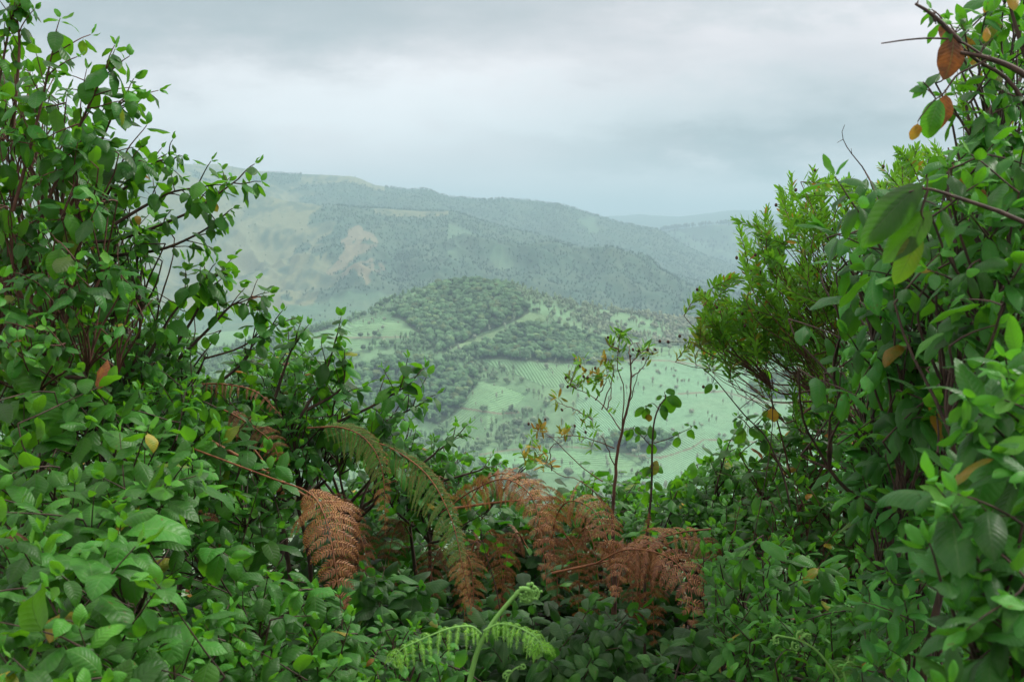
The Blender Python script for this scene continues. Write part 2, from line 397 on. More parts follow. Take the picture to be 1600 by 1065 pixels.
for poly in DARK:
    k = mid & inpoly(JX, JY, poly); cls[k] = 2; cover[k] = (.035, .07, .03); rows[k, 1] = 0
for line, w in ROADS:
    for (x0, y0), (x1, y1) in zip(line[:-1], line[1:]):
        L2 = (x1-x0)**2+(y1-y0)**2; tt = np.clip(((PX-x0)*(x1-x0)+(PY-y0)*(y1-y0))/L2, 0, 1)
        k = mid & (np.hypot(PX-x0-tt*(x1-x0), (PY-y0-tt*(y1-y0))*1.3) < w) & (cls != 2)
        cls[k] = 3; cover[k] = (.17, .155, .10); rows[k, 1] = 0
# mountain
mt = SEG >= 8.3
nb = fbm(GX/420, GD/700, 5, 70); nc = fbm(GX/110+3, GD/200, 5, 71)
wood = (nb*.9+nc*.5) + np.clip((PX-560)/420, -.35, .35) + .35*((SEG > 12) & (PX > 300))
scar = inpoly(PX+(nc-.5)*60, PY+(nb-.5)*60, [(500, 440), (545, 400), (540, 365), (570, 370), (600, 400), (604, 440), (590, 455), (560, 430), (530, 445)])
scar &= (nc*.5+fbm(GX/45+3, GD/110, 4, 75)*.5) > .50
grass = mt & ((wood < .70) | scar) & (SEG < 15)
nd0 = fbm(GX/40+8, GD/100, 4, 79); gl = inpoly(PX+(nc-.5)*30, PY+(nb-.5)*20, [(250, 270), (330, 290), (400, 300), (450, 313), (470, 335), (420, 345), (360, 380), (280, 440), (200, 460), (150, 300)])
grass |= mt & gl & (nc*.5+nd0*.5 > .40)
tops = mt & (abs(SEG-13) < .25) & (PX > 470) & (PX < 600); grass |= tops
strip = mt & (abs(SEG-11) < .12) & (PX > 585) & (PX < 700); grass |= strip
cover[mt] = np.array([.032, .085, .046])
g1 = np.array([.15, .175, .085]); g2 = np.array([.16, .15, .085]); g3 = np.array([.045, .085, .045])
nd = fbm(GX/45+3, GD/110, 4, 75); ne = fbm(GX/17+3, GD/50, 3, 78); q = np.clip((nc*.4+nd*.5+ne*.5-.56)/.2, 0, 1)[..., None]
gc = g3*(1-q)+g1*q
gc = np.where(scar[..., None], g2*(.6+.5*q), gc)
cover[grass] = gc[grass]; cls[mt] = 5; cls[grass] = 4
tea2 = mt & (~grass) & (fbm(GX/300+40, GD/420, 4, 90) > .70) & (PX > 700) & (SEG < 15)
tea2 |= mt & (SEG > 14.2) & (SEG < 15.5) & (fbm(GX/300+40, GD/420, 4, 91) > .42)
tea2 |= (SEG >= 8.2) & (SEG < 9.2) & (PX < 620)
cover[tea2] = (.07, .15, .08); cls[tea2] = 1
rows[mt, 1] = 0
print('terrain', GX.shape)
def sheet(name, r0, r1, label=None):
    sub = slice(r0, r1+1); nr = r1-r0+1
    V = GP[sub].reshape(-1, 3)
    idx = np.arange(nr*NC).reshape(nr, NC)
    q = np.stack([idx[:-1, :-1], idx[:-1, 1:], idx[1:, 1:], idx[1:, :-1]], -1).reshape(-1, 4)
    o = make_mesh(name, V, [q], M_TERR, attrs={'cover': cover[sub].reshape(-1, 3), 'rows': rows[sub].reshape(-1, 3)})
    return tag(o, label, kind='structure')
def rowat(s): return int(np.argmin(abs(seg-s)))
rA, rE, rM, rO = rowat(3), rowat(8), rowat(14.5), len(seg)-1
sheet('valley_slope', 0, rA); sheet('hill', rA, rE); sheet('mountain', rE, rM); sheet('far_ridge', rM, rO)
# the hilltop the camera stands on
gx = np.linspace(-70, 70, 160); gy = np.linspace(-20, 46, 110)
X, Y = np.meshgrid(gx, gy); Zg = gz(X, Y)+(fbm(X*.8, Y*.8, 4, 77)-.5)*.18
idx = np.arange(X.size).reshape(X.shape)
tag(make_mesh('ground', np.stack([X, Y, Zg], -1).reshape(-1, 3), [np.stack([idx[:-1, :-1], idx[:-1, 1:], idx[1:, 1:], idx[1:, :-1]], -1).reshape(-1, 4)], M_SOIL), kind='structure')

# ------------------------------------------------------------------ far trees
def ico(sub):
    import bmesh
    bm = bmesh.new(); bmesh.ops.create_icosphere(bm, subdivisions=sub, radius=1)
    V = np.array([v.co[:] for v in bm.verts]); Fc = np.array([[v.index for v in f.verts] for f in bm.faces]); bm.free(); return V, Fc
def tree_template(kind, r):
    """unit-height tree standing at the origin: trunk, limbs and a crown of leaf clumps; returns V, faces3, faces4, shade"""
    V, T3, Q4, sh = [], [], [], []
    def add(v, f3=None, f4=None, s=1.):
        b = sum(len(a) for a in V); V.append(v)
        sh.append(np.broadcast_to(np.asarray(s, float), (len(v),)))
        if f3 is not None: T3.append(np.asarray(f3)+b)
        if f4 is not None: Q4.append(np.asarray(f4)+b)
    tk = .02 if kind != 'round' else .035
    top = .9 if kind != 'round' else .5
    a = np.arange(5)*2*PI/5; ring = np.stack([np.cos(a), np.sin(a), 0*a], 1)
    v = np.concatenate([ring*tk, ring*tk*.3+np.array([0, 0, top])]); q = [[i, (i+1) % 5, 5+(i+1) % 5, 5+i] for i in range(5)]
    add(v, f4=q, s=-1.)
    if kind == 'round': cen = [(0, 0, .62, .40, .34)]+[(r.uniform(-.22, .22), r.uniform(-.22, .22), r.uniform(.45, .78), r.uniform(.16, .25), r.uniform(.14, .2)) for _ in range(4)]; nq = 80
    elif kind == 'tall': cen = [(0, 0, .68, .13, .30), (.05, .03, .5, .13, .14), (-.05, .02, .82, .08, .14)]; nq = 46
    else: cen = [(0, 0, .6, .2, .38), (.06, .04, .4, .17, .15), (-.05, .0, .75, .12, .2)]; nq = 14
    iv, if_ = ico(2 if kind == 'round' else 1)
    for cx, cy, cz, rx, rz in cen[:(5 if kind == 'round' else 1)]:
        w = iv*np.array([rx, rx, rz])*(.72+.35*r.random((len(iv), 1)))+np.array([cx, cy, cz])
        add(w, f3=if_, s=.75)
    n = nq; c = np.array(cen)[r.integers(0, len(cen), n)]
    d = r.normal(size=(n, 3)); d /= np.linalg.norm(d, axis=1)[:, None]
    p = c[:, :3]+d*np.stack([c[:, 3], c[:, 3], c[:, 4]], 1)*r.uniform(.75, 1.12, (n, 1))
    e1 = np.cross(d, r.normal(size=(n, 3))); e1 /= np.linalg.norm(e1, axis=1)[:, None]; e2 = np.cross(d, e1)+d*.5
    s = r.uniform(.035, .075, (n, 1))*(1.0 if kind != 'tall' else .75)*(1.6 if kind == 'tiny' else 1)
    v = np.stack([p-e1*s, p+e2*s*.9, p+e1*s, p-e2*s], 1).reshape(-1, 3)
    add(v, f4=np.arange(4*n).reshape(n, 4), s=np.repeat(r.uniform(.8, 1.25, n), 4))
    return np.concatenate(V), np.concatenate(T3), np.concatenate(Q4), np.concatenate(sh)
TT = {k: [tree_template(k, np.random.default_rng(100+i+len(k))) for i in range(6)] for k in ('round', 'tall', 'tiny')}
def tree_mass(name, kind, pos, H, colr, label, cat):
    V, T3, Q4, C = [], [], [], []; b = 0
    pick = RNG.integers(0, 6, len(pos))
    for k in range(6):
        tv, t3, t4, ts = TT[kind][k]; sel = np.where(pick == k)[0]
        if not len(sel): continue
        n = len(sel); ang = RNG.uniform(0, 2*PI, n); ca, sa = np.cos(ang), np.sin(ang)
        h = H[sel][:, None]; wd = RNG.uniform(.85, 1.2, (n, 1))
        x = (tv[None, :, 0]*ca[:, None]-tv[None, :, 1]*sa[:, None])*h*wd; y = (tv[None, :, 0]*sa[:, None]+tv[None, :, 1]*ca[:, None])*h*wd
        z = tv[None, :, 2]*h-.06*h
        V.append((np.stack([x, y, z], -1)+pos[sel][:, None, :]).reshape(-1, 3))
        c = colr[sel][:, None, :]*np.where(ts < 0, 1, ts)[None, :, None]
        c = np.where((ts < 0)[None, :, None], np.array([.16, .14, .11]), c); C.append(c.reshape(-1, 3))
        off = (b+np.arange(n)*len(tv))[:, None, None]
        T3.append((t3[None]+off).reshape(-1, 3)); Q4.append((t4[None]+off).reshape(-1, 4)); b += n*len(tv)
    o = make_mesh(name, np.concatenate(V), [np.concatenate(T3), np.concatenate(Q4)], M_TREE, attrs={'tint': np.concatenate(C)}, smooth=False)
    return tag(o, label, cat, kind='stuff')
# cell areas for even sampling over the ground
def sample(r0, r1, dens, want, pxlim=(300, 1330)):
    A = GP[r0:r1, :-1]; B = GP[r0:r1, 1:]; C = GP[r0+1:r1+1, :-1]
    ar = np.linalg.norm(np.cross(B-A, C-A), axis=-1)
    pxm = PX[r0:r1, :-1]; ok = (pxm > pxlim[0]) & (pxm < pxlim[1]) & want(r0, r1)
    w = (ar*ok*dens(r0, r1)).ravel(); n = RNG.poisson(w.sum())
    i = RNG.choice(len(w), n, p=w/w.sum()); rr, cc = np.unravel_index(i, ar.shape)
    s, t = RNG.random((n, 1)), RNG.random((n, 1))
    p = A[rr, cc]+(B-A)[rr, cc]*s+(C-A)[rr, cc]*t
    return p, rr+r0, cc
def cl(k): return lambda a, b: cls[a:b, :-1] == k
r3, r7 = rowat(2.7), rowat(7.15)
p, rr, cc = sample(r3, r7, lambda a, b: 1/34., cl(2))
base = np.array([.10, .21, .085]); v = RNG.random((len(p), 1))
col = base*(.65+.9*v)+np.array([.05, .03, .0])*(RNG.random((len(p), 1)) < .12)
tree_mass('forest', 'round', p, RNG.uniform(7, 13, len(p)), col, 'dark green native forest of rounded crowns on the middle hill', 'forest')
n_p = fbm(GX/55+5, GD/55, 4, 120)
p, rr, cc = sample(r3, r7, lambda a, b: (1/58.)*np.clip((n_p[a:b, :-1]-.3)*4, .2, 1.6), cl(0))
pj = proj(p)[0]
warm = np.clip((pj-700)/350, 0, 1)[:, None]
col = (np.array([.17, .31, .14])*(1-warm)+np.array([.32, .38, .24])*warm)*(.55+.9*RNG.random((len(p), 1)))
Hh = RNG.uniform(8, 14, len(p))
kind_m = RNG.random(len(p)) < .6
tree_mass('plantation_wood', 'tall', p[kind_m], Hh[kind_m], col[kind_m], 'pale silvery slender plantation trees covering the middle hill between tea fields', 'woodland')
tree_mass('open_wood', 'round', p[~kind_m], Hh[~kind_m]*.75, col[~kind_m]*.8, 'loose mid green rounded trees mixed through the pale plantation', 'woodland')
# single trees standing in the tea, far apart
p, rr, cc = sample(r3, r7, lambda a, b: 1/420., lambda a, b: (cls[a:b, :-1] == 1))
vis = proj(p); p = p[(vis[0] > 560) & (vis[0] < 1260)]
order = np.argsort(p[:, 1])[:300]; p = p[order]
protos = []
for i in range(6):
    kd = 'tall' if i < 4 else 'round'
    tv, t3, t4, ts = TT[kd][i]
    c = np.array([.30, .37, .24])*np.where(ts < 0, .6, ts)[:, None]
    h = 8.5 if kd == 'tall' else 5.5
    o = make_mesh('shade_tree', tv*h, [t3, t4], M_TREE, attrs={'tint': c}, smooth=False); protos.append(o)
for i, q in enumerate(p):
    o = protos[i] if i < 6 else protos[int(RNG.integers(0, 6))].copy()
    if i >= 6: COL.objects.link(o)
    s = float(RNG.uniform(.6, 1.25)); o.location = q-np.array([0, 0, .4]); o.rotation_euler = (0, 0, float(RNG.uniform(0, 6.28))); o.scale = (s, s, s*float(RNG.uniform(.85, 1.2)))
    tag(o, 'small pale shade tree standing alone in the rows of a tea field', 'tree', 'shade trees scattered in the tea fields')
# mountain woods
n_m = fbm(GX/160+5, GD/240, 4, 130)
r9, r13 = rowat(8.0), rowat(14.1)
p, rr, cc = sample(r9, r13, lambda a, b: (1/230.)*np.clip((n_m[a:b, :-1]-.3)*5, .8, 1.3), cl(5), (200, 1300))
print('mountain trees', len(p))
col = np.array([.048, .120, .064])*(.9+.2*RNG.random((len(p), 1)))
tree_mass('mountain_forest', 'tiny', p, RNG.uniform(6, 11, len(p)), col, 'dark hazy forest clothing the long mountain behind the middle hill', 'forest')
p, rr, cc = sample(r9, r13, lambda a, b: (1/3200.)*np.clip((n_m[a:b, :-1]-.45)*8, 0, 2), lambda a, b: (cls[a:b, :-1] == 4) | (cls[a:b, :-1] == 1), (200, 1300))
col = np.array([.09, .14, .08])*(.6+.9*RNG.random((len(p), 1)))
tree_mass('scattered_scrub', 'tiny', p, RNG.uniform(5, 8, len(p)), col, 'sparse scrub dotted over the grassy mountain slopes', 'scrub')
r15, r16 = rowat(14.4), rowat(15.1)
p, rr, cc = sample(r15, r16, lambda a, b: 1/3500., lambda a, b: np.ones((b-a, NC-1), bool), (960, 1300))
rowtop = rowat(15); xi = RNG.uniform(np.interp(1015, XS, np.arange(NC)), np.interp(1250, XS, np.arange(NC)), 260).astype(int)
p = np.concatenate([p, GP[rowtop, xi]+RNG.normal(0, 8, (260, 3))*np.array([1, 1, 0])])
col = np.array([.06, .10, .06])*(.7+.6*RNG.random((len(p), 1)))
tree_mass('ridge_forest', 'tiny', p, RNG.uniform(18, 34, len(p)), col, 'line of tall trees along the far ridge on the right', 'forest')

# ------------------------------------------------------------------ leaves
def nrm(v): return v/(np.linalg.norm(v)+1e-12)
def leaf_template(nu, nv, W, bend, cup, fold, wave, r, point=1.0, quilt=0.):
    """local x across, y along, z normal; unit length"""
    vs = np.linspace(0, 1, nv+1); us = np.linspace(-1, 1, nu+1)
    w = (vs**.62)*((1-vs)**(.62*point)); w = w/w.max()*W*.5
    w[-1] = 0.002; w[0] = .012
    th = -bend*(vs**1.2)+r.uniform(-.05, .05)*np.sin(vs*6)
    y = np.concatenate([[0], np.cumsum(np.cos(.5*(th[1:]+th[:-1])))])/nv
    z = np.concatenate([[0], np.cumsum(np.sin(.5*(th[1:]+th[:-1])))])/nv
    ph = r.uniform(0, 6.28, 2); twist = r.uniform(-.35, .35)
    V = []; LF = []
    for j, v in enumerate(vs):
        tw = twist*v
        for u in us:
            dz = -cup*u*u*w[j]+fold*abs(u)*w[j]+wave*abs(u)**2*math.sin(v*11+ph[0 if u > 0 else 1])*w[j]
            dz += quilt*abs(math.sin((v-abs(u)*.16)*9*PI))*(1-abs(u)**4)*math.sin(PI*min(1, v*1.02))
            x = u*w[j]
            x2 = x*math.cos(tw)-dz*math.sin(tw); dz2 = x*math.sin(tw)+dz*math.cos(tw)
            V.append((x2, y[j]-math.sin(th[j])*dz2, z[j]+math.cos(th[j])*dz2)); LF.append((u, v, 0))
    V = np.array(V)+np.array([0, .10, 0]); LF = np.array(LF)
    k = nu+1
    q = [[j*k+i, j*k+i+1, (j+1)*k+i+1, (j+1)*k+i] for j in range(nv) for i in range(nu)]
    b = len(V); pw = .012                      # petiole
    V = np.concatenate([V, [(-pw, 0, 0), (pw, 0, 0), (pw, .11, .004), (-pw, .11, .004)]])
    LF = np.concatenate([LF, [(0, 0, 0)]*4]); q.append([b, b+1, b+2, b+3])
    return V, np.array(q), LF
rt = np.random.default_rng(5)
T_HI = [leaf_template(6, 12, rt.uniform(.50, .60), rt.uniform(.3, 1.5), rt.uniform(.2, .55), rt.uniform(-.05, .45), .12, rt, 1.35, .006) for _ in range(10)]
T_MD = [leaf_template(4, 7, rt.uniform(.50, .64), rt.uniform(.3, 1.5), rt.uniform(.2, .6), rt.uniform(-.05, .45), .12, rt, 1.35) for _ in range(10)]
T_NR = [leaf_template(2, 4, rt.uniform(.24, .34), rt.uniform(-.3, .6), .2, .3, 0, rt, 1.0) for _ in range(8)]
T_BIG = [leaf_template(6, 12, rt.uniform(.36, .47), rt.uniform(.3, 1.3), rt.uniform(.2, .55), rt.uniform(0, .35), .12, rt, 1.15, .006) for _ in range(10)]
class Leaves:
    def __init__(s, tmpl): s.t = tmpl; s.p = []; s.d = []; s.n = []; s.L = []; s.c = []
    def add(s, p, d, n, L, rnd=None, age=0., bri=None):
        s.p.append(p); s.d.append(d); s.n.append(n); s.L.append(L)
        s.c.append((random.random() if rnd is None else rnd, age, random.random() if bri is None else bri))
    def build(s, name, mat, parent, origin, mult=1.):
        if not s.p: return None
        p = np.array(s.p); d = np.array(s.d); n = np.array(s.n); L = np.array(s.L); c = np.array(s.c)
        d /= np.linalg.norm(d, axis=1)[:, None]; x = np.cross(d, n); x /= np.linalg.norm(x, axis=1)[:, None]+1e-9; n = np.cross(x, d)
        V, Q, LF, C = [], [], [], []; b = 0; pick = RNG.integers(0, len(s.t), len(p))
        for k, (tv, tq, tl) in enumerate(s.t):
            e = np.where(pick == k)[0]
            if not len(e): continue
            ws = RNG.uniform(.85, 1.15, (len(e), 1, 1))
            v = p[e][:, None]+L[e][:, None, None]*(tv[None, :, 0:1]*ws*x[e][:, None]+tv[None, :, 1:2]*d[e][:, None]+tv[None, :, 2:3]*n[e][:, None])
            V.append(v.reshape(-1, 3)); Q.append((tq[None]+(b+np.arange(len(e))*len(tv))[:, None, None]).reshape(-1, 4)); b += len(e)*len(tv)
            LF.append(np.tile(tl, (len(e), 1))); C.append(np.repeat(c[e], len(tv), 0))
        return make_mesh(name, np.concatenate(V), [np.concatenate(Q)], mat, parent, {'lf': np.concatenate(LF), 'tint': np.concatenate(C)}, origin=origin)
class Tubes:
    def __init__(s): s.V = []; s.Q = []; s.b = 0; s.C = []
    def add(s, pts, r0, r1, sides=5, prof=None):
        pts = np.asarray(pts, float); n = len(pts)
        tg = np.gradient(pts, axis=0); tg /= np.linalg.norm(tg, axis=1)[:, None]+1e-12
        ref = np.array([.31, .87, .38]); a = np.cross(tg, ref); a /= np.linalg.norm(a, axis=1)[:, None]+1e-9; c = np.cross(tg, a)
        r = np.linspace(r0, r1, n) if prof is None else np.asarray(prof)
        an = np.arange(sides)*2*PI/sides
        V = pts[:, None]+r[:, None, None]*(np.cos(an)[None, :, None]*a[:, None]+np.sin(an)[None, :, None]*c[:, None])
        i = np.arange(n-1)[:, None]*sides; j = np.arange(sides)[None]; jn = (j+1) % sides
        q = np.stack([i+j, i+jn, i+sides+jn, i+sides+j], -1).reshape(-1, 4)+s.b
        s.V.append(V.reshape(-1, 3)); s.Q.append(q); s.b += n*sides
    def blob(s, p, r, stretch=1.0, d=(0, 0, 1)):
        d = nrm(np.array(d, float)); k = np.linspace(-1, 1, 6); s.add(p+d*(k[:, None]*r*stretch), 0, 0, 6, np.sqrt(np.clip(1-k*k, 0.01, 1))*r)
    def build(s, name, mat, parent, origin):
        if not s.V: return None
        V = np.concatenate(s.V)
        return make_mesh(name, V, [np.concatenate(s.Q)], mat, parent, origin=origin)
def bez(a, b, ca, cb, n=8):
    t = np.linspace(0, 1, n)[:, None]
    return (1-t)**3*a+3*(1-t)**2*t*ca+3*(1-t)*t*t*cb+t**3*b
def spline(pts, n=24):
    pts = np.asarray(pts, float); m = len(pts)
    if m == 2: return pts[0]+(pts[1]-pts[0])*np.linspace(0, 1, n)[:, None]
    ex = np.vstack([2*pts[0]-pts[1], pts, 2*pts[-1]-pts[-2]]); o = []
    for t in np.linspace(0, m-1-1e-6, n):
        i = int(t); f = t-i; a, b, c, d = ex[i:i+4]
        o.append(.5*((2*b)+(-a+c)*f+(2*a-5*b+4*c-d)*f*f+(-a+3*b-3*c+d)*f**3))
    return np.array(o)
def rv(s=1.): return np.array([random.gauss(0, s), random.gauss(0, s), random.gauss(0, s)])
UP = np.array([0, 0, 1.])
def shoot(LV, TB, base, D, length, L, pairs, droop, agef=0., stem_r=.0016, bri=None):
    """a leafy twig: opposite pairs turning 90 degrees from node to node"""
    D = nrm(D); side = nrm(np.cross(D, UP+rv(.3))); up2 = np.cross(side, D)
    end = base+D*length+rv(.006); path = bez(base, end, base+D*length*.3+rv(.006), end-D*length*.3+UP*.005, 5)
    TB.add(path, stem_r*1.25, stem_r*.6, 4)
    b0 = random.random() if bri is None else bri
    ph = random.uniform(0, PI)
    for k in range(pairs):
        f = (k+.6)/pairs; p = path[0]+(path[-1]-path[0])*f
        sz = L*(1.0-.45*f**3)*random.uniform(.55, 1.15)
        ang = ph+k*PI/2
        for s in (0, PI):
            if random.random() < .1: continue
            a = ang+s+random.gauss(0, .25)
            o = side*math.cos(a)+up2*math.sin(a)
            d = nrm(o+D*(.35+.55*f)-UP*(droop+random.gauss(0, .28))+rv(.12))
            n = UP*1.5+D*.4-o*.15+rv(.26); n = n-d*np.dot(n, d)
            if np.linalg.norm(n) < .2: n = np.cross(d, side)
            age = 0.
            if random.random() < agef: age = random.uniform(.2, .6) if random.random() < .75 else random.uniform(.6, 1)
            LV.add(p, d, nrm(n), sz, None, age, np.clip(b0*.5+random.random()*.5, 0, 1))
    # small young leaves at the tip
    for s in range(2):
        d = nrm(D+rv(.45)); n = nrm(np.cross(d, rv())); LV.add(end, d, n, L*random.uniform(.3, .5), .9, 0., .8)
def kmeans(X, k, it=8):
    k = max(1, min(k, len(X))); c = X[np.random.default_rng(1).choice(len(X), k, replace=False)].copy()
    for _ in range(it):
        a = np.argmin(((X[:, None]-c[None])**2).sum(-1), 1)
        for j in range(k):
            if (a == j).any(): c[j] = X[a == j].mean(0)
    return c, a
def limb(TB, a, b, r0, r1, n=8, lift=.25, sides=6):
    L = np.linalg.norm(b-a); ca = a+(b-a)*.35+UP*L*lift*.4+rv(L*.07); cb = b-(b-a)*.3-UP*L*lift*.4+rv(L*.07)
    TB.add(bez(a, b, ca, cb, n), r0, r1, sides)
def pick_in(poly, n):
    xs = [p[0] for p in poly]; ys = [p[1] for p in poly]; o = []
    while len(o) < n:
        x = np.random.default_rng(random.randrange(1 << 30)).uniform(min(xs), max(xs), 400); y = np.random.default_rng(random.randrange(1 << 30)).uniform(min(ys), max(ys), 400)
        k = inpoly(x, y, poly); o += list(zip(x[k], y[k]))
    return o[:n]
SHRUBS = []
def shrub(label, poly, dep, thick, lpx, n, name='shrub', mat=None, tmpl=None, droop=.35, agef=.012, pairs=3, spl=1.9, root=None, face=None, sprigs=(), group=None, bark=None, dead=0, upw=1., lean=0.):
    """dep: (distance at the lowest, distance at the highest point); lpx: leaf length in photo pixels at that distance"""
    LV = Leaves(tmpl or T_MD); TB = Tubes(); DL = Leaves(T_HI)
    ys = [p[1] for p in poly]; y0, y1 = max(ys), min(ys)
    pts = pick_in(poly, n); bases = []; tips = []
    cx = sum(p[0] for p in poly)/len(poly)
    for (x, y) in pts:
        f = (y0-y)/(y0-y1); d = dep[0]*(1-f)+dep[1]*f; dd = d+thick*random.random()**1.5
        L = lpx*d/F*random.uniform(.8, 1.15)
        tip = P(x, y, dd)
        D = nrm(UP*.75*upw+np.array([(x-cx)/300*.4+lean, -.45, 0])+rv(.38))
        ln = L*spl*random.uniform(.7, 1.2)
        shoot(LV, TB, tip-D*ln, D, ln, L, pairs+(random.random() < .4), droop, agef)
        bases.append(tip-D*ln)
    for sp in sprigs:     # explicit twigs: dict(path=[(x,y)..], d=, n=)
        q = spline([P(x, y, sp.get('d', dep[1])+sp.get('dd', 0)*i) for i, (x, y) in enumerate(sp['path'])], 14)
        L = sp.get('l', lpx)*sp.get('d', dep[1])/F
        TB.add(q, sp.get('r', .005), .0018, 5); bases.append(q[0])
        m = sp.get('n', 6)
        for j in range(m):
            f = sp.get('f0', .35)+(1-sp.get('f0', .35))*(j+.5)/m; p = q[int(f*13)]
            tg = nrm(q[min(13, int(f*13)+1)]-q[max(0, int(f*13)-1)])
            D = nrm(tg*.5+UP*.35+rv(.5)); shoot(LV, TB, p, D, L*random.uniform(.7, 1.6), L, 2, sp.get('droop', droop+.2), agef)
        shoot(LV, TB, q[-1], nrm(q[-1]-q[-3]), L*.8, L, 3, sp.get('droop', droop+.2), agef)
    B = np.array(bases)
    if root is None:
        rx = B[:, 0].mean(); ry = B[:, 1].mean()+.15
    else: rx, ry = root
    R = np.array([rx, ry, float(gz(rx, ry))])
    nb = len(B); k2 = max(2, nb//7); k1 = max(2, min(5, nb//30))
    c2, a2 = kmeans(B, k2); c2 = c2+(R-c2)*.10
    c1, a1 = kmeans(c2, k1); c1 = c1+(R-c1)*.16
    for c in c1: limb(TB, R+np.array([random.uniform(-.06, .06), random.uniform(-.06, .06), -.03]), c, .012*np.sqrt(dep[0]/2), .006, 12)
    for j in range(len(c2)): limb(TB, c1[a1[j]], c2[j], .006, .0035, 8)
    for i in range(nb): limb(TB, c2[a2[i]], B[i], .003, .0018, 6, sides=4)
    for i in range(nb//9):      # bare dead twigs sticking through the leaves
        b = B[random.randrange(nb)]; e = b+nrm(UP*.5+rv(.7))*random.uniform(.9, 1.7)*lpx*dep[0]/F; tw = bez(b, e, b+(e-b)*.3+rv(.01), e-(e-b)*.3+rv(.012), 8); TB.add(tw, .0016, .0006, 4)
        for k in (3, 5): TB.add([tw[k], tw[k]+nrm(e-b+rv(.25))*.035], .0009, .0005, 3)
    o = thing(name, R, label, 'shrub' if 'shrub' in name else 'plant', group)
    TB.build('stem', bark or M_BARK, o, R); LV.build('foliage', mat or M_LEAF, o, R)
    return o

